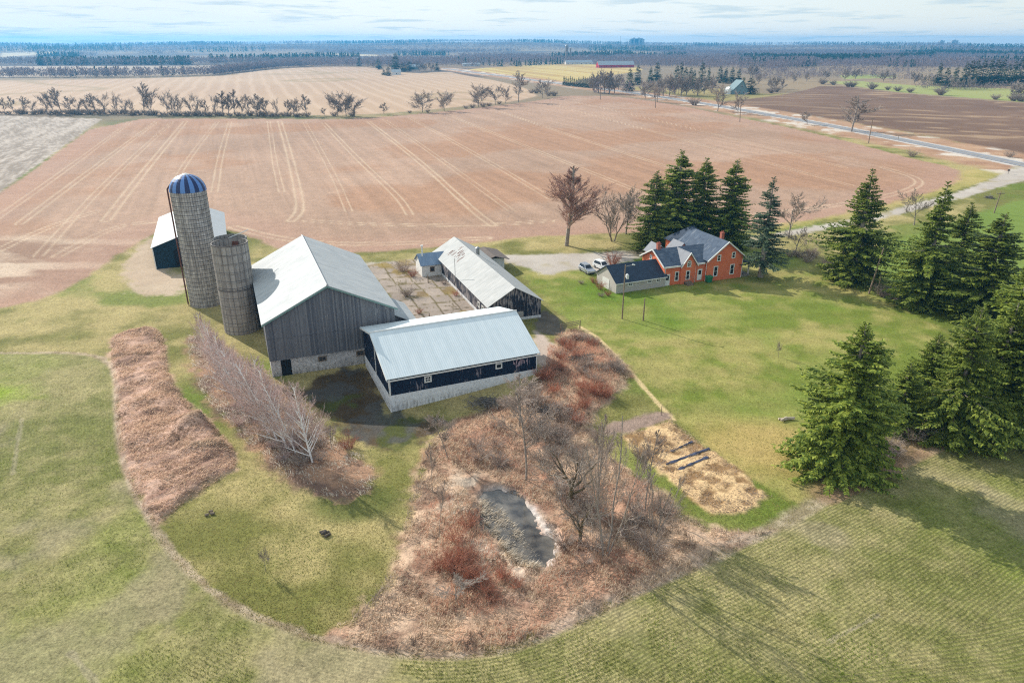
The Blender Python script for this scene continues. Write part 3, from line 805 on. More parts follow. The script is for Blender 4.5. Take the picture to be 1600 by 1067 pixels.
def conifer_mesh(seed, H=20.0, Rb=4.2, per_m=13, z0=.06, droop=.35, power=.8, twigs=44, tw=1.0, ragged=.25, top_thin=0.0, ww=1.0):
    g = np.random.default_rng(seed)
    nb = int(H * per_m)
    zf = z0 + (1 - z0) * g.random(nb) ** 1.25 * .985
    prof = (1 - zf) ** power
    if top_thin: prof *= 1 - top_thin * sstep(.45, .9, zf)
    lump = 1 + ragged * (vnoise(zf * 9 + seed, g.random(nb) * 0 + seed, seed) - .5) * 2
    az = g.random(nb) * 2 * math.pi
    sect = 1 + ragged * .9 * (vnoise(az * 1.3 + 3 * seed, zf * 5, seed + 5) - .5) * 2
    L = Rb * prof * lump * sect * g.uniform(.72, 1.12, nb) + .25
    el = np.interp(zf, [0, .35, .75, 1], [-.22, -.02, .30, .85]) + g.normal(0, .12, nb)
    base = np.stack([np.zeros(nb), np.zeros(nb), zf * H], 1)
    hd = np.stack([np.cos(az), np.sin(az), np.zeros(nb)], 1)
    m = twigs
    s = np.repeat(np.linspace(.12, 1, m)[None, :], nb, 0) + g.normal(0, .02, (nb, m))
    keep = g.random((nb, m)) < np.clip(L / (Rb * .55), .35, 1)[:, None]
    # branch curve: out along el, sagging, then the tip lifts
    r = L[:, None] * s
    zz = np.sin(el)[:, None] * r - droop * L[:, None] * (s ** 1.5) * .55 + droop * L[:, None] * .42 * s ** 4
    pts = base[:, None, :] + hd[:, None, :] * (np.cos(el)[:, None] * r)[..., None]; pts[..., 2] += zz
    side = np.stack([-np.sin(az), np.cos(az), np.zeros(nb)], 1)
    sg = np.where(np.arange(m) % 2 == 0, 1, -1)[None, :] * np.ones((nb, 1))
    fan = g.uniform(.45, 1.05, (nb, m))
    d = hd[:, None, :] * np.cos(fan)[..., None] + side[:, None, :] * (np.sin(fan) * sg)[..., None]
    d[..., 2] += np.interp(zf, [0, .6, 1], [-.55, -.22, .35])[:, None] + g.normal(0, .16, (nb, m))
    d = unit(d)
    tl = np.clip((1 - zf) / .16, .3, 1)[:, None] * (.11 * L[:, None] * (1.1 - s) + .30) * g.uniform(.7, 1.25, (nb, m)) * tw
    K = keep.ravel()
    p_ = pts.reshape(-1, 3)[K]; d_ = d.reshape(-1, 3)[K]; t_ = tl.ravel()[K]
    rnd = unit(g.normal(0, 1, d_.shape)); rnd[:, 2] *= .55
    sd = unit(np.cross(d_, unit(np.cross(d_, rnd)) + 1e-6))
    sd = unit(np.cross(d_, np.tile(np.array([[0, 0, 1.0]]), (len(d_), 1)) + rnd * .75))
    V1, F1 = kites(p_, d_, sd, t_, (.045 + .09 * t_) * ww)
    # hanging sprays under the twigs
    q = p_ + d_ * (t_ * g.uniform(.2, .8, len(t_)))[:, None]
    dd = d_ * .35 + np.array([0, 0, -1.0]) * g.uniform(.35, 1.0, len(t_))[:, None] + g.normal(0, .28, d_.shape); dd = unit(dd)
    s2 = unit(np.cross(dd, unit(g.normal(0, 1, dd.shape))))
    V2, F2 = kites(q, dd, s2, t_ * .7, (.04 + .07 * t_) * ww)
    V = np.concatenate([V1, V2]); F = np.concatenate([F1, F2 + len(V1)])
    # trunk and limbs
    mb = MB(); mb.tube((0, 0, -.4), (0, 0, H * .55), H * .017, H * .009, 8); mb.tube((0, 0, H * .55), (0, 0, H * .985), H * .009, .03, 6)
    for k in range(0, nb, 3):
        if L[k] > .8:
            a = base[k]; b = pts[k, m // 2]; mb.tube(a, b, .05, .03, 3, caps=False)
    return V, F, mb

def conifer(name, seed, mat, label, cat='tree', loc=(0, 0, 0), group=None, **k):
    V, F, mb = conifer_mesh(seed, **k)
    root = empty(name, loc, 0, label, cat, group)
    mb.build('trunk', M_BARK, root, fix=False)
    kid('crown', np_mesh('crown', V, F, 4), mat, root)
    return root

def tubes(segs, sides=3):
    """segs: arrays p,q (N,3), r0,r1 -> mesh arrays"""
    p, q, r0, r1 = segs
    d = unit(q - p); ref = np.where(np.abs(d[:, 2:3]) < .9, np.array([[0, 0, 1.0]]), np.array([[1.0, 0, 0]]))
    a = unit(np.cross(d, ref)); b = np.cross(d, a)
    n = len(p); t = np.arange(sides) * 2 * math.pi / sides
    ring = a[:, None, :] * np.cos(t)[None, :, None] + b[:, None, :] * np.sin(t)[None, :, None]
    V = np.concatenate([p[:, None, :] + ring * r0[:, None, None], q[:, None, :] + ring * r1[:, None, None]], 1).reshape(-1, 3)
    o = np.arange(n)[:, None] * 2 * sides; k = np.arange(sides)[None, :]; j = (k + 1) % sides
    F = np.stack([o + k, o + j, o + sides + j, o + sides + k], -1).reshape(-1, 4)
    return V, F

def grow(seed, H, trunk_r, spread=.55, levels=5, kids=(5, 6, 5, 5, 4), trunk_frac=.3, up=.35, gnarl=.12, shape='oval', ratio=.62, min_r=.014, stems=1, lean=0.0, first=.30, spread0=None):
    """bare deciduous skeleton -> (trunk segments, twig segments)"""
    g = np.random.default_rng(seed)
    big = []; fine = []
    def chain(p, d, L, r, lev, n):
        pts = [p]; dirs = []
        for i in range(n):
            d = unit(d + g.normal(0, gnarl * (.35 if lev == 0 and stems == 1 else 1), 3) + np.array([0, 0, up * .12 * (lev > 0)]))
            q = pts[-1] + d * (L / n); dirs.append(d); pts.append(q)
        return pts, dirs
    def limb(p, d, L, r, lev):
        n = 5 if lev == 0 else (4 if lev < 3 else 2)
        pts, dirs = chain(p, d, L, r, lev, n)
        re = max(min_r * .7, r * (.42 if lev == 0 else .4))
        for i in range(n):
            ra = r + (re - r) * i / n; rb = r + (re - r) * (i + 1) / n
            (big if lev <= 1 else fine).append((pts[i], pts[i + 1], max(ra, min_r), max(rb, min_r * .75)))
        if lev >= levels: return
        nk = kids[min(lev, len(kids) - 1)]
        lo = first if lev == 0 else .22
        for k in range(nk):
            s = lo + (1 - lo) * (k + g.random() * .9) / nk; s = min(s, .99)
            i = min(int(s * n), n - 1); f = s * n - i
            o = pts[i] + (pts[i + 1] - pts[i]) * f; dd = dirs[i]
            a = unit(np.cross(dd, g.normal(0, 1, 3)))
            sp = (spread0 if (lev == 0 and spread0) else spread) * g.uniform(.7, 1.3)
            nd = unit(dd * math.cos(sp) + a * math.sin(sp) + np.array([0, 0, up * .2]))
            if lev == 0:
                if shape == 'oval': ll = H * .27 * min(1.0, 1.28 - s) * math.sin(math.pi * min(.97, .10 + .86 * s)) ** .8
                elif shape == 'vase': ll = H * .36 * (.55 + .45 * s)
                elif shape == 'birch': ll = H * .25 * (1.12 - s) ** .8 + .3
                else: ll = H * .28
                ll *= g.uniform(.8, 1.15)
            else: ll = L * ratio * g.uniform(.65, 1.1) * (1.05 - .5 * s)
            limb(o, nd, ll, max(min_r, r * .55 * (1 - .5 * s)), lev + 1)
        if lev > 0:
            limb(pts[-1], dirs[-1], L * ratio * .75, max(min_r, re), lev + 1)
    for k in range(stems):
        a = 2 * math.pi * k / max(1, stems) + seed
        tl = lean if stems == 1 else .22 + .12 * g.random()
        d = np.array([math.sin(tl) * math.cos(a), math.sin(tl) * math.sin(a), math.cos(tl)])
        o = np.array([.25 * math.cos(a), .25 * math.sin(a), -.3]) if stems > 1 else np.array([0, 0, -.3])
        tlen = H * (.92 if shape in ('oval', 'birch') else trunk_frac + .25)
        limb(o, d, tlen, trunk_r * g.uniform(.8, 1.1), 0)
    pack = lambda L: (np.array([s[0] for s in L]), np.array([s[1] for s in L]), np.array([s[2] for s in L]), np.array([s[3] for s in L]))
    return pack(big), pack(fine)

def bare_tree(name, seed, label, H, trunk_r, mat_trunk=None, mat_twig=None, loc=(0, 0, 0), group=None, cat='tree', parts=True, **k):
    big, fine = grow(seed, H, trunk_r, **k)
    Vb, Fb = tubes(big, 6); Vf, Ff = tubes(fine, 3)
    if not parts:
        me = np_mesh(name, np.concatenate([Vb, Vf]), np.concatenate([Fb, Ff + len(Vb)]), 4, midx=np.concatenate([np.zeros(len(Fb)), np.ones(len(Ff))]))
        o = link(name, me, None, None, loc); me.materials.append(mat_trunk or M_BARK); me.materials.append(mat_twig or M_TWIG)
        return tag(o, label, cat, group)
    root = empty(name, loc, 0, label, cat, group)
    kid('trunk', np_mesh('trunk', Vb, Fb, 4, smooth=True), mat_trunk or M_BARK, root)
    kid('crown', np_mesh('crown', Vf, Ff, 4), mat_twig or M_TWIG, root)
    return root

def shrub(name, seed, label, H, Rr, n, mat, loc=(0, 0, 0), group=None, arch=.5, sub=5, rad=.022, cat='shrub'):
    """a fountain of thin stems with side twigs"""
    g = np.random.default_rng(seed)
    segs = []
    for i in range(n):
        a = g.random() * 6.283; b0 = g.random() ** .5 * Rr * .35
        p = np.array([math.cos(a) * b0, math.sin(a) * b0, -.1]); a2 = a + g.normal(0, .5)
        tl = g.uniform(.05, .75) * arch * 1.6
        d = np.array([math.cos(a2) * math.sin(tl), math.sin(a2) * math.sin(tl), math.cos(tl)]); L = H * g.uniform(.6, 1.12)
        q = p; pts = [p]
        for k in range(4):
            d = unit(d + np.array([math.cos(a2), math.sin(a2), -.25]) * arch * .25 + g.normal(0, .10, 3)); q = q + d * L / 4; pts.append(q)
        for k in range(4): segs.append((pts[k], pts[k + 1], rad * (1 - .18 * k), rad * (1 - .18 * (k + 1))))
        for k in range(sub):
            j = g.integers(1, 4); f = g.random(); o = pts[j] + (pts[j + 1] - pts[j]) * f
            dd = unit(unit(pts[j + 1] - pts[j]) + g.normal(0, .55, 3)); l2 = L * g.uniform(.15, .36); m = o + dd * l2
            segs.append((o, m, rad * .6, rad * .35))
            segs.append((o + dd * l2 * .5, o + dd * l2 * .5 + unit(dd + g.normal(0, .5, 3)) * l2 * .6, rad * .45, rad * .3))
    ar = [np.array([s[k] for s in segs]) for k in range(4)]
    V, F = tubes(ar, 3)
    o = link(name, np_mesh(name, V, F, 4), mat, None, loc)
    return tag(o, label, cat, group)

def co_of(m):
    a = np.empty(len(m.vertices) * 3, np.float32); m.vertices.foreach_get('co', a); return a.reshape(-1, 3)
def crown_size(root):
    if 'crown_w' not in CW.get(root.name, {}):
        me = [o.data for o in [root] + children_of(root) if o.data]
        c = np.concatenate([co_of(m) for m in me])
        lo, hi = np.percentile(c, 1, axis=0), np.percentile(c, 99, axis=0)
        CW[root.name] = dict(crown_w=float((hi[0] - lo[0] + hi[1] - lo[1]) / 2), crown_h=float(c[:, 2].max()))
    return CW[root.name]['crown_w'], CW[root.name]['crown_h']
CW = {}
# ---- the tall spruces
SP = {}
def proto(key, *a, **k):
    SP[key] = (conifer(*a, **k), k.get('H', 20.0)); return SP[key][0]
used_proto = set()
def place_conifer(key, bx, by, ty, wpx, label, group=None, rz=0.0, Rb=None):
    root, H0 = SP[key]
    p = P(bx, by); h = height_to(p, ty); sx = .86 * width_at(p, wpx) / crown_size(root)[0]; sz = h / H0
    if key not in used_proto:
        used_proto.add(key); o = root
        o.location = p; o.rotation_euler = (0, 0, rz); o.scale = (sx, sx, sz); o['label'] = label
        if group: o['group'] = group
    else:
        o = dup(root, p, rz, (sx, sx, sz), label, group)
    return o
SPR = dict(full=4.6, slim=3.4, airy=3.6, ragged=4.4, broad=5.6, broad2=5.4)
proto('full', 'spruce_tree', 11, M_SPRUCE, 'x', H=20, Rb=4.6, per_m=21, ww=1.25, droop=.4, power=.95, ragged=.34)
proto('slim', 'spruce_tree', 12, M_SPRUCE, 'x', H=20, Rb=3.4, per_m=18, droop=.45, power=.9, ragged=.36, z0=.08)
proto('airy', 'spruce_tree', 13, M_SPRUCE_B, 'x', H=20, Rb=3.6, per_m=10, droop=.15, power=1.0, ragged=.2, z0=.15, tw=.9)
proto('ragged', 'spruce_tree', 14, M_SPRUCE, 'x', H=20, Rb=4.4, per_m=19, ww=1.25, droop=.42, power=1.0, ragged=.42, top_thin=.3, z0=.03)
proto('broad', 'spruce_tree', 15, M_SPRUCE, 'x', H=20, Rb=5.6, per_m=29, ww=1.3, droop=.42, power=.85, ragged=.34, z0=.015)
proto('broad2', 'spruce_tree', 16, M_SPRUCE, 'x', H=20, Rb=5.4, per_m=25, ww=1.3, droop=.36, power=.62, ragged=.4, z0=.015)
GH = 'spruces behind the brick house'; GB = 'spruces along the right edge of the lawn'
place_conifer('slim', 1018, 393, 266, 70, 'leftmost spruce of the dark clump behind the brick house', GH, .3)
place_conifer('full', 1053, 379, 233, 92, 'tallest spruce of the clump behind the brick house', GH, 1.1)
place_conifer('slim', 1092, 377, 246, 80, 'pointed spruce between its neighbours in the clump behind the brick house', GH, 2.0)
place_conifer('full', 1137, 383, 248, 78, 'rightmost spruce of the clump, rising behind the brick chimney', GH, 3.3)
place_conifer('airy', 1188, 433, 275, 70, 'blue-grey airy spruce standing alone at the porch end of the brick house', None, .5)
place_conifer('ragged', 1331, 440, 263, 116, 'wide spruce with bare pointed top, standing alone beside the leaning utility pole', GB, .9)
place_conifer('ragged', 1437, 478, 282, 116, 'tall spruce with a shaggy top right of the leaning utility pole', GB, 2.2)
place_conifer('slim', 1484, 462, 315, 74, 'narrow spruce whose thin tip shows behind two fuller spruces', GB, 2.9)
place_conifer('full', 1528, 500, 332, 122, 'full spruce nearest the green pasture in the right row', GB, 4.1)
place_conifer('broad2', 1482, 682, 478, 158, 'wide yellowish green spruce in the middle of the near row', GB, 1.4)
place_conifer('slim', 1400, 672, 566, 74, 'small young spruce squeezed between two big spruces of the near row', GB, 4.4)
place_conifer('broad', 1585, 668, 425, 170, 'massive spruce cut by the right border of the photo', GB, 3.0)
place_conifer('full', 1556, 610, 404, 120, 'spruce standing behind the near row at the right border, tips above its neighbours', GB, 5.2)
place_conifer('broad2', 1440, 640, 520, 96, 'stout spruce behind the small young spruce of the near row', GB, 2.6)
place_conifer('slim', 1536, 668, 470, 96, 'spruce filling the gap between round-topped and massive spruces', GB, .8)
place_conifer('broad', 1308, 730, 503, 168, 'nearest and broadest spruce, branches sweeping the lawn beside the wheat field', GB, .2)

# ---- bare trees
GY = 'bare trees along the drive'
def put_bare(root, H0, bx, by, ty, label=None, group=None, rz=0.0, wmul=1.0, first=False, tilt=None, w=None):
    cw, chh = crown_size(root)
    p = P(bx, by); s = height_to(p, ty) / chh
    if w: wmul = width_at(p, w) / cw / s
    if first:
        root.location = p; root.rotation_euler = (0, 0, rz); root.scale = (s * wmul, s * wmul, s); return root
    return dup(root, p, rz, (s * wmul, s * wmul, s), label, group, tilt)
maple = bare_tree('maple_tree', 21, 'large oval bare maple with reddish buds beside the drive', 18, .2, M_BARK, M_TWIGRED, spread=.42, spread0=.62, levels=4, kids=(34, 8, 6, 5), up=.28, shape='oval', first=.2, gnarl=.05, min_r=.016)
put_bare(maple, 18, 885, 384, 257, rz=.4, first=True, w=88)
vase = bare_tree('bare_tree', 22, 'forked bare tree with spreading vase crown right of the oval maple', 14, .17, M_BARK, M_TWIG, spread=.42, levels=5, kids=(5, 5, 5, 4, 4), trunk_frac=.15, up=.3, shape='vase', stems=3, gnarl=.10, min_r=.016)
put_bare(vase, 14, 957, 377, 280, rz=.8, first=True, w=66)
vase2 = bare_tree('bare_tree', 23, 'x', 14, .15, M_BARK, M_TWIG, spread=.55, levels=5, kids=(7, 5, 5, 4, 4), trunk_frac=.3, up=.3, shape='round', gnarl=.12, min_r=.02)
put_bare(vase2, 14, 978, 366, 288, rz=.3, first=True, w=58)['label'] = 'paler bare tree standing just behind the forked tree at the field edge'
put_bare(vase2, 14, 1232, 372, 300, 'bare round tree half hidden behind the airy blue-grey spruce', None, 2.1, w=62)
put_bare(vase2, 14, 1428, 352, 294, 'bare tree beside the gravel drive behind the shaggy spruce', None, 4.0, w=42)
put_bare(vase2, 14, 1242, 398, 352, 'small bare tree in the brush between drive and lawn', None, 1.0, w=40)

# ---- white birches beside the bank barn
birch = bare_tree('birch_tree', 31, 'x', 12, .13, M_BIRCH, M_BIRCHTW, spread=.62, levels=4, kids=(36, 5, 3, 2), up=.3, spread0=.7, shape='birch', first=.1, gnarl=.06, min_r=.013)
birch2 = bare_tree('birch_tree', 32, 'x', 12, .12, M_BIRCH, M_BIRCHTW, spread=.55, levels=4, kids=(32, 5, 3, 2), up=.3, spread0=.66, shape='birch', first=.12, gnarl=.07, min_r=.013)
GBI = 'white birches beside the bank barn'
def put_birch(root, bx, by, tx, ty, label, rz, first=False):
    p = P(bx, by); d = ray(tx, ty)
    # crown leans: the top sits on the ray through (tx, ty) at the trunk's own depth, a little away from the barn
    t = p.y / d[1]; top = Vector((d[0] * t, p.y, CAM_H + d[2] * t)); ax = top - p; h = ax.length
    q = ax.to_track_quat('Z', 'Y').to_euler(); s = h / 11.2
    o = root if first else dup(root, p, 0, s, label, GBI)
    o.location = p; o.rotation_euler = q; o.scale = (s * 1.05, s * 1.05, s); o['label'] = label; o['group'] = GBI
put_birch(birch, 488, 722, 452, 598, 'birch nearest the camera, its white trunk at the front end of the row', 0, True)
put_birch(birch2, 434, 690, 376, 560, 'birch with the brightest trunk, second from the front of the row', 0, True)
put_birch(birch, 412, 668, 392, 556, 'birch close behind the brightest trunk, leaning to the barn', 0)
put_birch(birch2, 380, 640, 342, 535, 'slender birch in the middle of the birch row', 0)
put_birch(birch, 352, 604, 318, 508, 'leaning birch towards the silo end of the row', 0)
put_birch(birch2, 462, 708, 416, 590, 'thin birch between the two front birches', 0)
put_birch(birch2, 398, 655, 352, 540, 'slim birch squeezed in the front half of the row', 0)
put_birch(birch, 366, 622, 330, 520, 'pale birch in the back half of the row', 0)
put_birch(birch, 448, 700, 398, 572, 'bushy birch just behind the thin one near the front', 0)
put_birch(birch2, 420, 678, 366, 556, 'birch on the meadow side in the front half of the row', 0)
put_birch(birch, 324, 556, 306, 488, 'last birch of the row, beside the short silo', 0)
put_birch(birch2, 336, 578, 322, 500, 'small birch at the back of the row nearest the silos', 0)

# ---- trees round the pond
pt1 = bare_tree('bare_tree', 41, 'slim straight bare tree left of the pond thicket, tallest trunk by the shed', 12, .085, M_BARK, M_BRUSH, spread=.55, spread0=.8, levels=4, kids=(22, 6, 5, 4), up=.4, shape='oval', first=.35, gnarl=.1, min_r=.012)
put_bare(pt1, 12, 822, 752, 612, rz=.4, first=True, w=75)
gn = bare_tree('bare_tree', 42, 'gnarled bare tree with crooked spreading limbs beside the pond', 11, .26, plain('mossy_bark', S(104, 92, 66), .9, .35, 3), M_TWIG, spread=.72, levels=4, kids=(7, 6, 5, 4), trunk_frac=.05, up=.28, shape='vase', gnarl=.17, min_r=.014, first=.35)
put_bare(gn, 11, 890, 786, 648, rz=1.9, first=True, w=125)
clump = bare_tree('bare_tree', 43, 'many-stemmed grey bare tree at the front of the pond thicket', 12, .09, M_BARK, M_BRUSH, spread=.5, levels=4, kids=(7, 5, 4, 3), trunk_frac=.4, up=.4, shape='oval', stems=4, gnarl=.09, min_r=.012, first=.2)
put_bare(clump, 12, 945, 868, 665, rz=.2, first=True, w=95)
put_bare(pt1, 12, 935, 790, 640, 'thin bare tree just behind the gnarled tree, pointed crown', None, 2.0, w=50)
put_bare(pt1, 12, 1008, 800, 668, 'bare tree at the garden side of the pond thicket', None, 3.1, w=48)
put_bare(clump, 12, 1022, 838, 735, 'dense dark bare clump at the right end of the pond thicket', None, 1.2, w=60)
put_bare(gn, 11, 905, 850, 745, 'low crooked bare tree leaning over the pond edge', None, 4.0, w=90)
put_bare(pt1, 12, 700, 718, 640, 'crooked sapling on the left side of the thicket below the shed', None, .3, w=45, tilt=(.05, -.2))
put_bare(pt1, 12, 812, 668, 590, 'pale bare tree close to the long wall of the white-based shed', None, 5.0, w=70)
put_bare(pt1, 12, 676, 772, 690, 'single thin sapling standing in the red grass left of the pond', None, 1.6, w=16)
put_bare(pt1, 12, 686, 835, 742, 'thin leaning sapling in the red stems left of the pond', None, 2.6, w=18, tilt=(0, -.12))
put_bare(pt1, 12, 518, 700, 662, 'little bare sapling at the end of the birch bank', None, 2.4, w=26)
put_bare(vase2, 14, 712, 940, 905, 'low leafless bush in the dry grass at the front left of the pond', None, 2.4, w=60)
put_bare(vase2, 14, 415, 892, 852, 'tiny leafless sapling alone on the mown grass', None, 1.4, w=18)
put_bare(vase2, 14, 1216, 558, 533, 'tiny leafless sapling alone in the middle of the lawn', None, 3.4, w=12)

# ---- shrubs
rg = np.random.default_rng(99)
red = [shrub('red_twig_shrub', 51 + i, 'red-stemmed shrub in the thicket round the pond', 2.4, 1.6, 60, M_DOGWOOD, group='red-stemmed shrubs round the pond', arch=.45) for i in range(2)]
gry = [shrub('brush_shrub', 61 + i, 'grey leafless shrub in the thicket round the pond', 2.2, 1.5, 70, M_BRUSH, group='grey shrubs round the pond', arch=.55) for i in range(2)]
pnk = [shrub('brush_shrub', 71 + i, 'pinkish leafless shrub under the birches', 2.0, 1.4, 60, M_BIRCHTW, group='shrubs under the birches', arch=.5) for i in range(2)]
def scatter(protos, poly_px, n, smin, smax, avoid=None, n_used={}):
    poly = gpoly(poly_px); pts = in_poly(poly, n * 2, rg); c = 0
    for (x, y) in pts:
        if c >= n: break
        if avoid is not None and sdist(np.array([x]), np.array([y]), avoid, 5)[0] > -1.0: continue
        k = int(rg.integers(len(protos))); s = float(rg.uniform(smin, smax)); z = float(terrain(x, y)) + .1
        o = protos[k]
        if n_used.get(o.name): o = dup(o, (x, y, z), float(rg.random() * 6.28), s)
        else: n_used[o.name] = 1; o.location = (x, y, z); o.scale = (s,) * 3
        c += 1
scatter(red, [(880, 640), (915, 600), (970, 590), (985, 600), (925, 650), (900, 670)], 11, .5, .9)
scatter(red, [(690, 800), (740, 790), (760, 860), (740, 920), (680, 930), (640, 900)], 9, .45, .8, Z_WATER)
scatter(red, [(740, 900), (830, 900), (840, 930), (760, 960), (700, 950)], 6, .4, .7, Z_WATER)
scatter(red, [(830, 590), (880, 560), (890, 600), (850, 630), (825, 640)], 7, .6, .95)
scatter(red, [(900, 520), (930, 545), (950, 570), (900, 580), (880, 540)], 6, .5, .75)
scatter(gry, [(740, 660), (830, 620), (900, 640), (900, 720), (860, 740), (760, 730), (700, 700)], 20, .5, 1.0, Z_WATER)
scatter(gry, [(870, 760), (960, 760), (1040, 800), (1050, 850), (960, 900), (880, 880), (880, 800)], 20, .5, 1.0, Z_WATER)
scatter(gry, [(860, 500), (940, 545), (980, 585), (930, 600), (870, 560)], 16, .45, .8)
scatter(pnk, [(300, 525), (350, 540), (420, 610), (470, 660), (500, 720), (440, 735), (390, 690), (330, 610)], 11, .45, .8)
scatter(gry, [(440, 600), (480, 650), (520, 690), (490, 740), (450, 720)], 12, .5, .9)
scatter(gry, [(1290, 760), (1390, 715), (1450, 690), (1520, 672), (1590, 655), (1590, 640), (1450, 660), (1380, 690)], 22, .5, 1.0)
scatter(gry, [(1230, 400), (1270, 398), (1350, 450), (1400, 470), (1385, 480), (1330, 450), (1280, 425)], 16, .6, 1.1)
def one_shrub(src, bx, by, s, label, group=None):
    p = P(bx, by); o = dup(src, p, bx * .37, s, label, group)
    return o
one_shrub(red[0], 645, 432, .75, 'red shrub against the end wall of the small white annex')
one_shrub(gry[0], 630, 424, 1.15, 'grey bush at the corner of the small white annex')
one_shrub(gry[1], 636, 462, .95, 'upright grey bush growing through the middle of the concrete yard')
one_shrub(red[1], 712, 462, .5, 'little red bush beside the long barn wall in the concrete yard')
one_shrub(red[1], 655, 490, .45, 'low red bush near the shed ridge end of the concrete yard')
one_shrub(gry[1], 694, 444, .5, 'low dry bush in front of the small white annex')
one_shrub(red[0], 957, 414, 1.3, 'tawny bush beside the drive behind the garage')
one_shrub(red[1], 938, 452, .75, 'red-brown bush against the end wall of the garage')
one_shrub(red[0], 928, 442, .6, 'red-brown bush nearest the parked cars')
one_shrub(red[0], 950, 462, .5, 'low red-brown bush at the front corner of the garage')
one_shrub(gry[0], 908, 443, .4, 'small dry bush on the grass below the parked cars')
one_shrub(gry[0], 939, 463, .45, 'small upright bush on the lawn before the garage')
one_shrub(gry[0], 1270, 402, .9, 'brown bush in the brush strip below the drive')
one_shrub(red[1], 545, 700, .8, 'rusty bush at the tip of the birch bank')
one_shrub(gry[1], 1425, 245, 1.5, 'pale bush by the ploughed field nearest the road junction')
one_shrub(gry[0], 1577, 246, 1.5, 'dark round bush at the edge of the ploughed field by the right border')

# ---- brushwood piles
def branch_pile(name, px, py, L, label, seed, n=110):
    g = np.random.default_rng(seed); p = P(px, py)
    a = g.random(n) * 6.283; c = np.stack([g.normal(0, L * .28, n), g.normal(0, L * .2, n), np.abs(g.normal(.25, .22, n))], 1)
    d = np.stack([np.cos(a), np.sin(a), g.normal(0, .22, n)], 1); l = g.uniform(.6, 1.6, n)[:, None]
    V, F = tubes((c - d * l, c + d * l, np.full(n, .045), np.full(n, .02)), 4); V[:, 2] = np.maximum(V[:, 2], -.05)
    tag(link(name, np_mesh(name, V, F, 4), M_DEAD, None, p), label, 'branch pile')
branch_pile('branch_pile', 905, 563, 3.0, 'pile of cut grey branches beside the concrete pad', 3)
branch_pile('branch_pile', 868, 580, 2.6, 'flat heap of pale branches at the corner of the shed', 4, 60)
branch_pile('branch_pile', 862, 645, 4.5, 'dark heap of fallen branches below the shed corner', 5, 140)
branch_pile('branch_pile', 760, 632, 4.0, 'dark brushwood lying along the long shed wall', 6, 120)
branch_pile('branch_pile', 1545, 310, 1.5, 'small brush heap on the dry verge above the pasture', 8, 50)

# ---- dry grass that nobody could count
def grass(name, poly, n, hmin, hmax, lean, wind, mat, seed, avoid=None, wd=.05, zoff=0.0):
    g = np.random.default_rng(seed)
    pts = in_poly(poly, n, g)
    if avoid is not None: pts = pts[sdist(pts[:, 0], pts[:, 1], avoid, 6) < -.2]
    keep = fbm(pts[:, 0], pts[:, 1], 2.2, 3, seed) > g.uniform(.25, .62, len(pts)); pts = pts[keep]
    z = zcover(pts[:, 0], pts[:, 1]) + zoff
    a = wind + g.normal(0, .7, len(pts)); tl = lean * g.uniform(.5, 1.3, len(pts))
    d = np.stack([np.cos(a) * np.sin(tl), np.sin(a) * np.sin(tl), np.cos(tl)], 1)
    sd = unit(np.cross(d, g.normal(0, 1, d.shape))); L = g.uniform(hmin, hmax, len(pts))
    p = np.column_stack([pts, z - .03])
    V, F = kites(p, d, sd, L, np.full(len(pts), wd))
    V = V.reshape(-1, 4, 3); V[:, 2, 2] -= L * .25 * np.sin(tl)
    tag(link(name, np_mesh(name, V.reshape(-1, 3), F, 4), mat), kind='stuff')
def zcover(x, y):
    return paint(np.asarray(x, float), np.asarray(y, float))[1]
M_DRY = leafmat('dry_grass_blades', S(186, 156, 132), S(228, 202, 176), .85, .1, .5, [(S(118, 98, 82), .25, .52, .62, .8), (S(214, 196, 176), .6, .55, .68, .6)])
M_STRAW = leafmat('straw_blades', S(178, 156, 132), S(228, 208, 182), .85, .1, .5, [(S(104, 80, 68), .45, .50, .60, .75), (S(150, 138, 128), .12, .50, .60, .6), (S(236, 214, 184), .8, .55, .66, .7), (S(152, 104, 82), .2, .54, .64, .4)])
M_REED = leafmat('reed_blades', S(184, 168, 146), S(240, 230, 214), .8, .1, .5)
grass('dry_grass', Z_MEADOW, 42000, .25, .6, 1.2, R(40), M_DRY, 201, wd=.035)
grass('dry_grass', Z_POND, 60000, .3, .8, .9, R(60), M_STRAW, 202, Z_WATER, wd=.035)
grass('dry_grass', Z_BIRCH, 12000, .3, .7, .8, R(140), M_REED, 203, wd=.035)
grass('reeds', smooth_poly(gpoly([(748, 772), (790, 800), (830, 860), (845, 890), (815, 888), (780, 855), (745, 800)]), 1), 7000, .4, 1.2, 1.1, R(-30), M_REED, 204, wd=.03)
grass('dry_grass', Z_GARDEN, 9000, .15, .4, 1.2, R(20), M_STRAW, 205, wd=.035)
M_RED = leafmat('red_grass_stems', S(182, 136, 112), S(222, 178, 152), .8, .2, .5)
grass('red_weeds', smooth_poly(gpoly([(672, 780), (740, 780), (765, 850), (800, 900), (830, 930), (770, 970), (690, 975), (640, 920), (650, 840)]), 1), 5000, .3, .8, .8, R(80), M_RED, 206, Z_WATER, wd=.025)
grass('red_weeds', smooth_poly(gpoly([(860, 520), (915, 525), (980, 590), (930, 650), (880, 660), (840, 640), (850, 590)]), 1), 8000, .4, .9, .6, R(80), M_RED, 207, wd=.025)

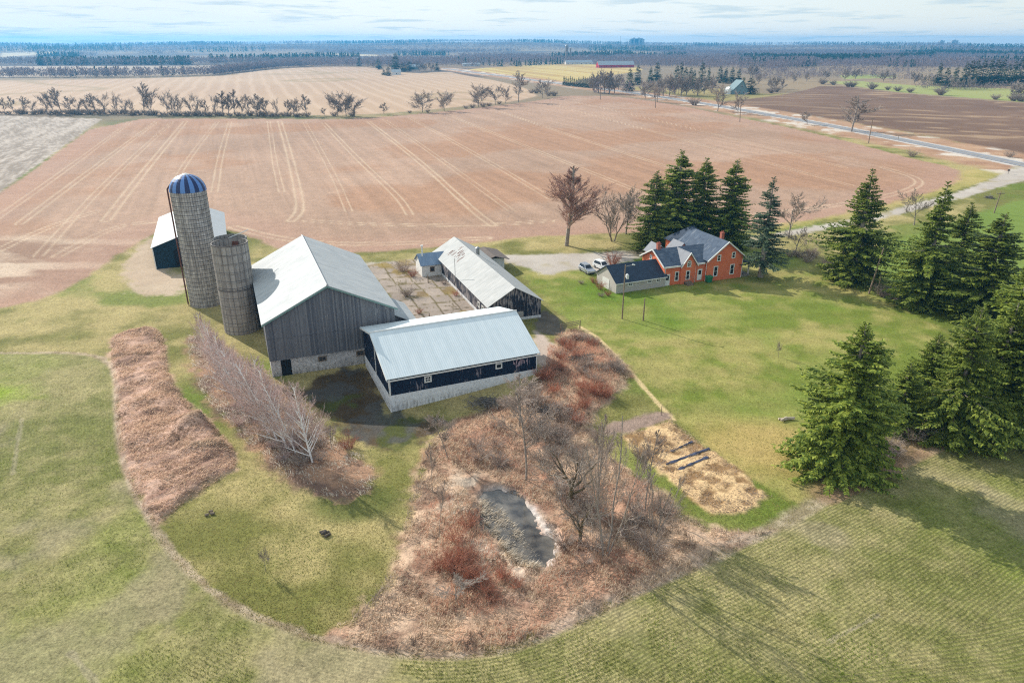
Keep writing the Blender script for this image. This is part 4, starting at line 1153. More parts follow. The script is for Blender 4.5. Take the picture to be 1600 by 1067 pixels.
# young wheat in its drilled rows, and rough tufts in the turf
def turf(name, pts, hmin, hmax, lean, wd, mat, seed):
    g = np.random.default_rng(seed); n = len(pts); z = zcover(pts[:, 0], pts[:, 1])
    a = g.random(n) * 6.283; tl = lean * g.uniform(.3, 1.3, n)
    d = np.stack([np.cos(a) * np.sin(tl), np.sin(a) * np.sin(tl), np.cos(tl)], 1); L = g.uniform(hmin, hmax, n)
    V, F = kites(np.column_stack([pts, z - .02]), d, unit(np.cross(d, g.normal(0, 1, d.shape))), L, np.full(n, wd))
    tag(link(name, np_mesh(name, V, F, 4), mat), kind='stuff')
def fan_pts(n, r0, r1, g):
    a = g.uniform(R(-41), R(41), n); r = 1 / g.uniform(1 / r1, 1 / r0, n)      # thicker where they are seen nearest
    return np.stack([r * np.sin(a), r * np.cos(a)], 1)
gq = np.random.default_rng(301)
q = fan_pts(420000, 34, 125, gq); dq = sdist(q[:, 0], q[:, 1], Z_CROP, 14)
bare = fbm(q[:, 0], q[:, 1], 9, 4, 109) < .60
keep = (dq > .15) & (gq.random(len(q)) < fbm(q[:, 0], q[:, 1], 3, 3, 111) * 1.1) & bare
ph = (dq + .10 * (fbm(q[:, 0], q[:, 1], 2.5, 3, 112) - .5)) / .36; ph = ph - np.floor(ph)
keep &= np.abs(ph - .75) < .27
M_WHEAT = leafmat('young_wheat', S(104, 120, 46), S(160, 160, 86), .75, .1, .4, [(S(112, 140, 28), .09, .50, .62, .6), (S(164, 150, 104), .2, .52, .64, .6)])
turf('young_wheat', q[keep], .10, .24, .8, .028, M_WHEAT, 302)
q = fan_pts(260000, 42, 190, gq); own = paint(q[:, 0], q[:, 1])[2]
M_TURF = leafmat('rough_turf', S(110, 116, 46), S(182, 164, 110), .8, .1, .35, [(S(92, 122, 26), .06, .50, .60, .7), (S(196, 172, 122), .3, .54, .66, .7)])
turf('turf', q[(own == ZI['grass_ground']) | (own == ZI['lawn'])], .06, .17, 1.0, .03, M_TURF, 303)

# ------------------------------------------------------------------ building materials
def metal_roof(name, c0, c1, ribs=.3, rough=.5, stain=.5, metal=0.0):
    t = NT(name, rough, .15); v = t.coord(); s = t.sep(v)
    rib = t.math('POWER', t.math('ABSOLUTE', t.math('SINE', t.math('MULTIPLY', s[1], math.pi / ribs))), 6.0)
    n = t.noise(t.mapping(v, (.5, 2.2, .5)), .9, 5, .65); n2 = t.noise(v, .35, 4, .6, 2.0)
    pan = t.noise(t.mapping(v, (.02, .9, .02)), 1.2, 0, .5, 5.0)
    c = t.mix(t.ramp(n, [(.3, 0), (.72, 1)]), c0, c1)
    c = t.mix(t.math('MULTIPLY', t.ramp(n2, [(.5, 0), (.75, 1)]), stain), c, tuple(x * .72 for x in c0))
    c = t.mix(t.math('MULTIPLY', t.ramp(t.noise(t.mapping(v, (.25, 3.5, .25)), 1.0, 5, .7, 8.0), [(.58, 0), (.70, 1)]), stain * .7), c, (c0[0] * .66, c0[1] * .58, c0[2] * .5))
    c = t.mix(t.math('MULTIPLY', t.ramp(pan, [(.42, 0), (.6, 1)]), .18), c, tuple(x * .8 for x in c0))
    c = t.mix(t.math('MULTIPLY', rib, .05), c, tuple(x * .55 for x in c0))
    t.color(c); t.bump(rib, .3, .04); t.b.inputs['Metallic'].default_value = metal
    return t.m
def boards(name, c0, c1, wear=None, amt=.4, w=.22, patch=None):
    """vertical boards; wear = colour showing through flaked paint"""
    t = NT(name, .85, .2); v = t.coord()
    bx = t.mapping(v, (1 / w, 1 / w, .02))
    vor = t.n.new('ShaderNodeTexWhiteNoise'); vor.noise_dimensions = '3D'
    fl = t.n.new('ShaderNodeVectorMath'); fl.operation = 'FLOOR'; t.l.new(bx, fl.inputs[0]); t.l.new(fl.outputs[0], vor.inputs['Vector'])
    streak = t.noise(t.mapping(v, (6, 6, .35)), 1.6, 5, .65)
    c = t.mix(vor.outputs['Value'], c0, c1)
    c = t.mix(t.math('MULTIPLY', t.ramp(streak, [(.35, 0), (.7, 1)]), .5), c, tuple(x * .55 for x in c0))
    if wear:
        big = t.noise(v, .45, 4, .6, 7.0)
        wn_ = t.math('ADD', t.math('MULTIPLY', t.noise(t.mapping(v, (5, 5, .55)), 1.1, 5, .7, 3.0), .6), t.math('MULTIPLY', big, .4))
        c = t.mix(t.ramp(wn_, [(amt, 0), (amt + .05, 1)]), c, wear)
    t.color(c); t.bump(streak, .4, .03)
    return t.m
def masonry(name, c0, c1, dark, sc=2.0, amt=.5):
    t = NT(name, .9, .2); v = t.coord()
    vo = t.n.new('ShaderNodeTexVoronoi'); vo.feature = 'DISTANCE_TO_EDGE'; vo.inputs['Scale'].default_value = sc; t.l.new(v, vo.inputs['Vector'])
    n = t.noise(v, 1.6, 5, .7)
    c = t.mix(t.ramp(n, [(.35, 0), (.65, 1)]), c0, c1)
    c = t.mix(t.math('MULTIPLY', t.ramp(vo.outputs['Distance'], [(.0, 1), (.09, 0)]), amt), c, dark)
    c = t.mix(t.math('MULTIPLY', t.ramp(t.noise(v, 3.5, 4, .7, 4.0), [(.52, 0), (.66, 1)]), .6), c, dark)
    lowz = t.math('MULTIPLY', t.ramp(t.noise(t.mapping(v, (3, 3, .5)), 1.3, 4, .7, 6.0), [(.42, 0), (.62, 1)]), t.ramp(t.sep(v)[2], [(.0, .75), (.9, .0)]))
    c = t.mix(lowz, c, tuple(x * .8 for x in dark))
    t.color(c); t.bump(n, .4, .05); return t.m
def shingles(name, c0, c1, streaks=None):
    t = NT(name, .85, .25); v = t.coord()
    n = t.noise(v, 1.2, 6, .7); n2 = t.noise(t.mapping(v, (3, 3, 3)), 2.5, 2, .5, 2)
    c = t.mix(t.ramp(n, [(.32, 0), (.68, 1)]), c0, c1); c = t.mix(t.math('MULTIPLY', n2, .3), c, tuple(x * .5 for x in c0))
    if streaks: c = t.mix(t.ramp(t.noise(t.mapping(v, (.4, 2.4, .4)), .8, 4, .65, 6.0), [(.55, 0), (.72, .75)]), c, streaks)
    t.color(c); t.bump(n, .3, .03); return t.m
def brickmat(name, c0, c1):
    t = NT(name, .85, .2); v = t.coord(); s = t.sep(v)
    n = t.noise(v, .9, 5, .6); n2 = t.noise(t.mapping(v, (4, 4, 13)), 1.0, 2, .5, 1.0)
    course = t.math('POWER', t.math('ABSOLUTE', t.math('SINE', t.math('MULTIPLY', s[2], math.pi / .085))), .5)
    c = t.mix(t.ramp(n, [(.3, 0), (.7, 1)]), c0, c1); c = t.mix(t.math('MULTIPLY', n2, .35), c, tuple(x * .6 for x in c0))
    c = t.mix(t.math('MULTIPLY', t.math('SUBTRACT', 1.0, course), .35), c, S(190, 170, 150))
    t.color(c); return t.m

M_BARNROOF = metal_roof('barn_roof_metal', S(160, 164, 166), S(194, 194, 190), .42, .62, .45)
M_SHEDROOF = metal_roof('shed_roof_metal', S(210, 220, 222), S(226, 232, 232), .3, .45, .12)
M_LSROOF = metal_roof('long_barn_roof_metal', S(158, 160, 158), S(192, 190, 186), .5, .62, .5)
M_MSROOF = metal_roof('machine_shed_roof_metal', S(170, 174, 176), S(190, 192, 192), .4, .6, .1)
M_BOARD = boards('grey_barn_boards', S(94, 95, 102), S(140, 138, 138), S(166, 162, 158), .59)
M_NAVY = boards('navy_barn_boards', S(26, 36, 56), S(36, 46, 66), S(156, 146, 150), .565)
M_NAVYWORN = boards('worn_navy_boards', S(40, 44, 56), S(58, 60, 70), S(146, 138, 136), .50)
M_PLAINNAVY = boards('dark_steel_siding', S(34, 50, 60), S(40, 58, 68))
M_STONE = masonry('whitewashed_stone', S(180, 176, 172), S(212, 208, 206), S(104, 98, 94), 2.2)
M_WBLOCK = masonry('white_painted_block', S(222, 222, 222), S(234, 234, 234), S(140, 134, 128), .5, .1)
M_CONC = masonry('grey_foundation', S(150, 146, 140), S(176, 170, 162), S(100, 94, 88), .7, .2)
M_WHITE = plain('white_paint', S(226, 224, 218), .6, .06, 3)
M_TRIM = plain('white_trim', S(222, 220, 214), .6, .05, 3)
M_GLASS = plain('dark_glass', S(30, 36, 44), .08, .2, 1, .5)
M_DARK = plain('dark_opening', S(28, 26, 26), .9, .2, 1)
M_WOOD = plain('weathered_wood', S(128, 112, 96), .9, .3, 4)
M_POLE = plain('pole_wood', S(136, 118, 100), .9, .25, 3)
M_BRICK = brickmat('orange_brick', S(220, 104, 62), S(236, 132, 88))
M_CHIM = brickmat('chimney_brick', S(164, 84, 68), S(188, 108, 88))
M_SHING = shingles('blue_grey_shingles', S(62, 76, 94), S(96, 108, 124), S(142, 148, 154))
M_SHINGD = shingles('dark_shingles', S(48, 58, 72), S(66, 78, 94))
M_SHINGB = shingles('brown_shingles', S(98, 88, 82), S(122, 110, 102))
M_RUSTROOF = metal_roof('blue_grey_annex_roof', S(112, 132, 156), S(150, 166, 184), .35, .55, .4)
M_SIDING = plain('beige_siding', S(186, 178, 170), .7, .06, 2)
M_SOFFIT = metal_roof('white_soffit_metal', S(120, 122, 128), S(140, 142, 148), .2, .6, .05)
M_RUST = plain('rusted_steel', S(110, 72, 60), .8, .35, 4)
M_STEEL = plain('galvanized_steel', S(150, 150, 150), .45, .15, 4, .5, .6)

def building(name, x, y, deg, label, cat, z=None):
    return empty(name, (x, y, float(terrain(x, y)) if z is None else z), R(deg), label, cat)

def gable_walls(W, L, z0, he, hr, ro=.5, t=.0):
    """closed gable shell, ridge along Y, from y=0 to y=L"""
    mb = MB(); s = 1 if L > 0 else -1
    f = [(0, 0, z0), (W, 0, z0), (W, 0, he), (W * ro, 0, hr), (0, 0, he)]
    mb.solid(f, [(a, L, c) for a, b, c in f]); return mb

def gable_roof(W, L, he, hr, ro=.5, ov=.35, ovg=.35, t=.1, he2=None):
    mb = MB(); s = 1 if L > 0 else -1
    y0, y1 = -ovg * s, L + ovg * s
    xr = W * ro
    for xe, sg in ((0, -1), (W, 1)):
        if he2 is not None and sg > 0: he = he2
        k = (hr - he) / abs(xr - xe)
        e = (xe + sg * ov, he - k * ov + t)
        mb.slab([(xr, y0, hr + t), (xr, y1, hr + t), (e[0], y1, e[1]), (e[0], y0, e[1])], t)
    return mb

def wall_window(parent, u, z, w, h, face, mf, mg, d=.06, bars=(0, 0), label=None, arch=False):
    """window set on a wall. face(u, z, out) -> local point"""
    mb = MB(); fw = min(.17, w * .19)
    def bx(u0, z0, u1, z1, o0, o1, m=0):
        c = [face(a, b, o) for o in (o0, o1) for a, b in ((u0, z0), (u1, z0), (u1, z1), (u0, z1))]
        mb.solid(c[4:], c[:4], m)
    bx(u - w / 2, z, u - w / 2 + fw, z + h, -.02, d); bx(u + w / 2 - fw, z, u + w / 2, z + h, -.02, d)
    bx(u - w / 2 + fw, z, u + w / 2 - fw, z + fw, -.02, d); bx(u - w / 2 + fw, z + h - fw, u + w / 2 - fw, z + h, -.02, d)
    for k in range(bars[0]):
        uu = u - w / 2 + fw + (w - 2 * fw) * (k + 1) / (bars[0] + 1); bx(uu - .025, z + fw, uu + .025, z + h - fw, -.01, d * .8)
    for k in range(bars[1]):
        zz = z + fw + (h - 2 * fw) * (k + 1) / (bars[1] + 1); bx(u - w / 2 + fw, zz - .03, u + w / 2 - fw, zz + .03, -.015, d * .85)
    if arch:
        for k in range(5):
            a0, a1 = math.pi * k / 5, math.pi * (k + 1) / 5
            q = [(u + math.cos(a) * r, z + h + math.sin(a) * r * .8) for a, r in ((a0, w / 2), (a1, w / 2), (a1, w / 2 - fw), (a0, w / 2 - fw))]
            mb.solid([face(*p, d) for p in q], [face(*p, -.02) for p in q])
    o = mb.build('window', mf, parent)
    if label: o['label'] = label
    g = MB(); gp = [(u - w / 2 + fw, z + fw), (u + w / 2 - fw, z + fw), (u + w / 2 - fw, z + h - fw), (u - w / 2 + fw, z + h - fw)]
    if arch: gp = gp[:2] + [(u + math.cos(math.pi * k / 6) * (w / 2 - fw), z + h + math.sin(math.pi * k / 6) * (w / 2 - fw) * .8) for k in range(7)]
    g.poly([face(*p, d * .35) for p in gp])
    g.build('pane', mg, o)
    return o
def slabpart(name, parent, face, u0, z0, u1, z1, o0, o1, mat, label=None):
    mb = MB(); c = [face(a, b, o) for o in (o0, o1) for a, b in ((u0, z0), (u1, z0), (u1, z1), (u0, z1))]
    mb.solid(c[4:], c[:4]); o = mb.build(name, mat, parent)
    if label: o['label'] = label
    return o

# ---- the bank barn
bW, bL, bE, bR_, bO = 18.55, 29.9, 8.5, 13.0, .49
barn = building('bank_barn', -34.9, 94.1, 21.5, 'big grey-boarded bank barn on a whitewashed stone base with pale metal roof', 'barn')
front = lambda u, z, o: (u, -o, z)
mb = MB(); st = 2.6
f = [(0, 0, st), (bW, 0, st), (bW, 0, bE), (bW * bO, 0, bR_), (0, 0, bE)]
mb.solid(f, [(a, bL, c) for a, b, c in f]); mb.build('board_wall', M_BOARD, barn)
mb = MB(); mb.box(.12, .12, -.8, bW - .12, bL - .12, st - .01); mb.build('stone_foundation', M_STONE, barn)
gable_roof(bW, bL, bE, bR_, bO, .45, .4, .1).build('roof', M_BARNROOF, barn)
mb = MB(); mb.tube((bW * bO, -.45, bR_ + .14), (bW * bO, bL + .45, bR_ + .14), .12, n=6); mb.build('ridge_cap', M_STEEL, barn)
mb = MB()
for xe, zz in ((0, bE), (bW, bE)):
    sg = -1 if xe == 0 else 1; k = (bR_ - bE) / abs(bW * bO - xe)
    a = Vector((bW * bO, -.41, bR_ - .02)); b = Vector((xe + sg * .45, -.41, bE - k * .45 - .02))
    mb.solid([a, b, b - Vector((0, 0, .22)), a - Vector((0, 0, .22))], [p + Vector((0, .06, 0)) for p in (a, b, b - Vector((0, 0, .22)), a - Vector((0, 0, .22)))])
mb.build('rake_board', plain('green_trim', S(120, 150, 140), .7, .15, 2), barn)
mb = MB()
for zz in (2.55, 5.9): mb.box(.02, -.05, zz, bW - .02, -.003, zz + .07)
mb.build('girt_line', M_BOARD, barn)
slabpart('door', barn, front, 1.5, -.3, 2.9, 2.45, -.13, -.06, M_DARK, 'dark open doorway in the stone wall')
for u in (7.4, 13.0):
    wall_window(barn, u, 1.35, 1.25, .85, lambda a, b, o: (a, .12 - o, b), M_WOOD, M_GLASS, .07, (1, 1))
# lean-to on the right flank
mb = MB(); mb.slab([(bW + .3, 1.5, 6.6), (bW + .3, 12, 6.6), (bW + 4.2, 12, 4.6), (bW + 4.2, 1.5, 4.6)], .1); mb.build('lean_to_roof', M_BARNROOF, barn)
mb = MB(); mb.solid([(bW + .02, 1.8, -.5), (bW + 3.9, 1.8, -.5), (bW + 3.9, 1.8, 4.55), (bW + .02, 1.8, 6.5)], [(bW + .02, 11.7, -.5), (bW + 3.9, 11.7, -.5), (bW + 3.9, 11.7, 4.55), (bW + .02, 11.7, 6.5)]); mb.build('lean_to_wall', M_BOARD, barn)
# white feed room between the barn and the silos
hut = building('feed_room', *(Vector((-34.9, 94.1)) + Vector((E1 * -2.5 + E2 * 27).tolist())), 21.5, 'narrow white shed squeezed between small silo and bank barn', 'shed')
gable_walls(2.3, 4.0, -.4, 4.6, 5.4).build('wall', M_WHITE, hut); gable_roof(2.3, 4.0, 4.6, 5.4, .5, .15, .15, .08).build('roof', M_RUSTROOF, hut)
slabpart('door', hut, front, .5, 0, 1.5, 2.1, .002, .05, M_RUST)

# ---- the long shed in front, dark boards on a white base
sW, sL, sE, sR, sO, sE2 = 14.6, 21.5, 4.35, 7.7, .56, 6.2
sx, sy = -16.15, 84.7
shed = building('livestock_shed', sx, sy, 113.5, 'long navy shed with white base and wide pale blue metal roof before the bank barn', 'barn', 0.0)
sb = 1.75
mb = MB(); f = [(0, 0, sb), (sW, 0, sb), (sW, 0, sE2), (sW * sO, 0, sR), (0, 0, sE)]
mb.solid(f, [(a, -sL, c) for a, b, c in f]); mb.build('board_wall', M_NAVY, shed)
mb = MB(); mb.box(-.03, -sL - .03, -1.3, sW + .03, .03, sb + .012); mb.build('block_base', M_WBLOCK, shed)
gable_roof(sW, -sL, sE, sR, sO, .3, .35, .09, sE2).build('roof', M_SHEDROOF, shed)
mb = MB(); mb.tube((sW * sO, .4, sR + .12), (sW * sO, -sL - .4, sR + .12), .13, n=6); mb.build('ridge_cap', M_TRIM, shed)
mb = MB()
for yy in (.34, -sL - .40):
    for xe, sg in ((0, -1), (sW, 1)):
        eh = sE if sg < 0 else sE2; k = (sR - eh) / abs(sW * sO - xe); a = Vector((sW * sO, yy, sR)); b = Vector((xe + sg * .3, yy, eh - k * .3)); dz = Vector((0, 0, .2)); dy = Vector((0, .06, 0))
        mb.solid([a, b, b - dz, a - dz], [p + dy for p in (a, b, b - dz, a - dz)])
mb.box(-.36, -sL - .3, sE - .42, -.31, .3, sE - .22)
mb.build('fascia', M_TRIM, shed)
long_face = lambda u, z, o: (-o, -u, z)
end_face = lambda u, z, o: (u, o, z)
for u0 in (.0, sL - .16):
    mb = MB(); c = [long_face(a, b, o) for o in (.005, .05) for a, b in ((u0, sb), (u0 + .16, sb), (u0 + .16, sE), (u0, sE))]; mb.solid(c[4:], c[:4]); mb.build('corner_board', M_TRIM, shed)
mb = MB()
c = [end_face(a, b, o) for o in (.005, .05) for a, b in ((.0, sb), (.16, sb), (.16, sE), (.0, sE))]; mb.solid(c[4:], c[:4]); mb.build('corner_board', M_TRIM, shed); mb = MB()
c = [end_face(a, b, o) for o in (.005, .08) for a, b in ((7.2, sb), (7.5, sb), (7.5, sE + 2.2), (7.2, sE + 2.2))]; mb.solid(c[4:], c[:4])
mb.build('wall_post', M_TRIM, shed)
wall_window(shed, 5.3, 2.75, 1.0, .95, long_face, M_TRIM, M_GLASS, .07, (2, 1), 'six-pane window')
wall_window(shed, 15.6, 2.85, 1.0, .85, long_face, M_TRIM, M_DARK, .07, (0, 0), 'paneless window opening')
# flaked patch of bare boards near the right end
rgp = np.random.default_rng(5); mb = MB()
for k in range(46):
    u = 18.9 + rgp.normal(0, .55); z0 = 3.05 + rgp.normal(0, .32); hh = rgp.uniform(.15, .6); c = [long_face(a, b, .004 + k * .0002) for a, b in ((u, z0), (u + .10, z0), (u + .10, min(sE - .1, z0 + hh)), (u, min(sE - .1, z0 + hh)))]
    mb.poly(c)
mb.build('bare_board_patch', plain('bare_boards', S(160, 140, 148), .9, .2, 3), shed)

# ---- the long low barn behind the yard
lW, lL, lE, lR = 9.7, 36.4, 3.3, 6.1
lb = building('long_barn', -4.0, 115.2, 20.6, 'long low barn with weathered navy end wall and pale metal roof behind the concrete yard', 'barn')
mb = MB(); f = [(0, 0, .5), (lW, 0, .5), (lW, 0, lE), (lW * .49, 0, lR), (0, 0, lE)]
mb.solid(f, [(a, lL, c) for a, b, c in f]); mb.build('board_wall', M_NAVYWORN, lb)
mb = MB(); mb.box(-.04, -.04, -.6, lW + .04, lL + .04, .51); mb.build('foundation', M_WBLOCK, lb)
gable_roof(lW, lL, lE, lR, .49, .4, .35, .09).build('roof', M_LSROOF, lb)
left_face = lambda u, z, o: (-o, u, z)
for u in (3.2, 5.4): wall_window(lb, u, 1.3, 1.1, 1.0, left_face, M_TRIM, M_GLASS, .06, (1, 0))
slabpart('door', lb, front, 5.0, .55, 6.4, 1.6, .004, .05, M_CONC, 'grey patched hatch in the end wall')
mb = MB(); mb.tube((lW * .49 + 1.2, 24, lR - .9), (lW * .49 + 1.2, 24, lR + .7), .35, n=10); mb.tube((lW * .49 + 1.2, 24, lR + .7), (lW * .49 + 1.2, 24, lR + 1.0), .5, .1, n=10); mb.build('roof_vent', M_STEEL, lb)
mb = MB()
for k in range(26):
    u = rgp.uniform(24, 31); q = rgp.uniform(.25, .8); x = lW * .49 * q - .0; z = lE + (lR - lE) * q + .105; l = rgp.uniform(.4, 1.5); kx = .25
    mb.poly([(x, u, z), (x, u + .16, z), (x + l * .86, u + .16, z + l * .86 * (lR - lE) / (lW * .49)), (x + l * .86, u, z + l * .86 * (lR - lE) / (lW * .49))])
mb.build('rust_streak', M_RUST, lb)
mb = MB(); mb.tube((-.9, 17, 2.4), (-.9, 17, 7.2), .05, n=6); tag(mb.build('conduit_pole', M_STEEL, lb))

# white milk house joining it on the left
an = building('milk_house', -18.6, 142.2, 111, 'small white milk house with blue-grey roof joining the long barn', 'shed')
gable_walls(5.2, -7.6, -.3, 2.5, 4.2).build('wall', M_WHITE, an); gable_roof(5.2, -7.6, 2.5, 4.2, .5, .3, .3, .08).build('roof', M_RUSTROOF, an)
mb = MB(); mb.tube((2.0, -.7, 3.5), (2.0, -.7, 6.0), .16, n=8); mb.box(1.75, -.95, 6.0, 2.25, -.45, 6.15); mb.build('chimney', M_WHITE, an)
wall_window(an, 2.2, .9, 1.0, 1.1, long_face, M_WOOD, M_GLASS, .05)

# small garden shed with a brown roof behind
p = P(790, 421)
gs = building('garden_shed', p.x - 4.6, p.y - 1.2, 20, 'little white shed with flat brown roof behind the long barn', 'shed')
mb = MB(); mb.box(0, 0, -.2, 4.6, 6.5, 2.5); mb.build('wall', M_WHITE, gs)
gable_roof(4.6, 6.5, 2.5, 3.15, .5, .9, .9, .1).build('roof', M_SHINGB, gs)
slabpart('door', gs, front, .5, 0, 1.5, 2.1, .002, .05, M_DARK)

# machine shed behind the silos
ms = building('machine_shed', -76.2, 147.6, 21.5, 'dark steel machine shed with bright white roof behind the tall silo', 'shed')
gable_walls(14.7, 30.6, -.3, 4.7, 7.5, .55).build('wall', M_PLAINNAVY, ms); gable_roof(14.7, 30.6, 4.7, 7.5, .55, .3, .3, .1).build('roof', M_MSROOF, ms)
slabpart('door', ms, front, 4.0, 0, 9.4, 3.9, .004, .06, M_DARK, 'wide dark open bay')
mb = MB(); mb.box(-.06, -.06, -.3, .12, .12, 4.5); mb.build('corner_trim', M_TRIM, ms); mb = MB(); mb.box(14.58, -.06, -.3, 14.76, .12, 4.5); mb.build('corner_trim', M_TRIM, ms)

# ---- silos
def stave_mat(name, c0, c1, dark, nst, course):
    t = NT(name, .9, .2); v = t.coord(); s = t.sep(v)
    ang = t.math('MULTIPLY', t.math('ARCTAN2', s[1], s[0]), nst / (2 * math.pi))
    zz = t.math('DIVIDE', s[2], course)
    fa = t.math('ABSOLUTE', t.math('SUBTRACT', t.math('FRACT', ang), .5)); fz = t.math('ABSOLUTE', t.math('SUBTRACT', t.math('FRACT', zz), .5))
    cell = t.comb(t.math('FLOOR', ang), t.math('FLOOR', zz), 0.0)
    wn_ = t.n.new('ShaderNodeTexWhiteNoise'); wn_.noise_dimensions = '3D'; t.l.new(cell, wn_.inputs['Vector'])
    st = t.noise(t.mapping(v, (1.6, 1.6, .12)), 1.0, 5, .65)
    c = t.mix(wn_.outputs['Value'], c0, c1)
    c = t.mix(t.math('MULTIPLY', t.ramp(st, [(.42, 0), (.66, 1)]), .55), c, dark)
    jt = t.math('MAXIMUM', t.ramp(fa, [(.36, 0), (.45, .8)]), t.ramp(fz, [(.42, 0), (.48, .6)]))
    jt = t.math('MULTIPLY', jt, t.ramp(t.noise(v, .9, 4, .65, 9.0), [(.35, .35), (.6, 1.0)]))
    c = t.mix(jt, c, dark); c = t.mix(t.ramp(t.noise(t.mapping(v, (.8, .8, .10)), 1.0, 4, .6, 2.0), [(.5, 0), (.72, .55)]), c, tuple(x * .6 for x in c0)); t.color(c); t.bump(jt, .5, .03)
    return t.m
def silo(name, x, y, r, h, label, mat, hoops, hoop_mat, wall=.18, open_top=True):
    root = empty(name, (x, y, 0), 0, label, 'silo')
    n = 48; mb = MB()
    i0 = 0
    for k in range(n):
        a0, a1 = 2 * math.pi * k / n, 2 * math.pi * (k + 1) / n
        c0, s0, c1, s1 = math.cos(a0), math.sin(a0), math.cos(a1), math.sin(a1); ri = r - wall
        mb.quad((r * c0, r * s0, -.6), (r * c1, r * s1, -.6), (r * c1, r * s1, h), (r * c0, r * s0, h))
        mb.quad((r * c0, r * s0, h), (r * c1, r * s1, h), (ri * c1, ri * s1, h), (ri * c0, ri * s0, h))
        mb.quad((ri * c0, ri * s0, h), (ri * c1, ri * s1, h), (ri * c1, ri * s1, 0), (ri * c0, ri * s0, 0))
    mb.poly([((r - wall) * math.cos(2 * math.pi * k / n), (r - wall) * math.sin(2 * math.pi * k / n), .05) for k in range(n)])
    mb.build('stave_wall', mat, root, fix=False)
    mb = MB()
    for zz, th in hoops:
        for k in range(n):
            a0, a1 = 2 * math.pi * k / n, 2 * math.pi * (k + 1) / n; ro_ = r + .035
            P4 = [(rr * math.cos(a), rr * math.sin(a)) for a, rr in ((a0, r - .01), (a1, r - .01), (a1, ro_), (a0, ro_))]
            mb.quad((*P4[3], zz), (*P4[2], zz), (*P4[2], zz + th), (*P4[3], zz + th)); mb.quad((*P4[3], zz + th), (*P4[2], zz + th), (*P4[1], zz + th), (*P4[0], zz + th))
    mb.build('hoops', hoop_mat, root, fix=False)
    return root
M_STAVE = stave_mat('silo_staves', S(170, 162, 156), S(206, 198, 190), S(70, 64, 62), 44, .76)
M_STAVE2 = stave_mat('plain_silo_concrete', S(158, 150, 142), S(178, 170, 160), S(96, 88, 82), 22, 1.5)
M_HOOP = plain('hoop_steel', S(92, 86, 84), .7, .25, 5)
sp_ = P(312, 480); tr_ = 2.98
tall_h = 20.9
tall = silo('tall_silo', sp_.x + .5, sp_.y + 2.4, tr_, tall_h, 'tall concrete stave silo with blue and white striped dome', M_STAVE, [(.3 + .76 * k, .07) for k in range(27)], M_HOOP)
mb = MB(); n = 48
for k in range(n):
    for j in range(7):
        a0, a1 = 2 * math.pi * k / n, 2 * math.pi * (k + 1) / n; e0, e1 = math.pi / 2 * j / 7, math.pi / 2 * (j + 1) / 7; rr = tr_ + .1
        q = lambda a, e: (rr * math.cos(e) * math.cos(a), rr * math.cos(e) * math.sin(a), tall_h + .0 + rr * .92 * math.sin(e))
        mb.quad(q(a0, e0), q(a1, e0), q(a1, e1), q(a0, e1), 0 if (k // 2) % 2 else 1)
dome = mb.build('dome', None, tall, fix=False)
for m_ in (plain('dome_navy', S(22, 36, 84), .4, .12, 2, .5), plain('dome_pale_blue', S(92, 132, 190), .35, .1, 2, .5)): dome.data.materials.append(m_)
mb = MB(); mb.tube((0, 0, tall_h + 2.7), (0, 0, tall_h + 2.95), .75, .25, 16); mb.build('dome_cap', M_WHITE, tall)
mb = MB(); ax_ = Vector((-.93, -.36, 0)).normalized(); 
mb.tube(ax_ * (tr_ + .3) + Vector((0, 0, .2)), ax_ * (tr_ + .3) + Vector((0, 0, tall_h + .4)), .14, n=8)
mb.tube(ax_ * (tr_ + .3) + Vector((0, 0, tall_h + .4)), ax_ * (tr_ - .4) + Vector((0, 0, tall_h + 1.3)), .14, n=8)
mb.build('filler_pipe', M_RUST, tall)
mb = MB(); sd_ = Vector((-ax_.y, ax_.x, 0))
for s in (.35, .75): mb.tube(ax_ * (tr_ + .22) + sd_ * s, ax_ * (tr_ + .22) + sd_ * s + Vector((0, 0, tall_h)), .03, n=5)
for k in range(52): mb.tube(ax_ * (tr_ + .22) + sd_ * .35 + Vector((0, 0, .4 + .39 * k)), ax_ * (tr_ + .22) + sd_ * .75 + Vector((0, 0, .4 + .39 * k)), .02, n=4)
mb.build('ladder', M_RUST, tall)
sp2 = P(372, 522)
small = silo('short_silo', sp2.x, sp2.y + 2.2, 2.85, 15.1, 'shorter plain open-topped concrete silo beside the bank barn', M_STAVE2, [(.6 + 1.45 * k, .035) for k in range(10)] + [(7.6, .12), (8.1, .06), (15.0, .14)], M_HOOP)
mb = MB(); mb.box(-.5, 2.4, 0, .5, 3.4, 14.6); mb.build('chute', M_RUST, small)
third = silo('hidden_silo', sp2.x - 2.2, sp2.y + 8.1, 2.75, 14.3, 'open concrete silo almost hidden behind the short silo, only its rim shows', M_STAVE2, [(.6 + 1.45 * k, .035) for k in range(10)] + [(14.15, .14)], M_HOOP)
mb = MB(); mb.tube((-.6, -1.0, 14.2), (2.9, 1.2, 15.4), .07, n=6); mb.build('unloader_arm', M_WHITE, third)

# ---- the brick house
hz = building('brick_house', 30.2, 136.2, 21.0, 'orange brick farmhouse with blue-grey gabled roofs, white trim and dormer', 'house')
hf = lambda u, z, o: (u, -o, z)
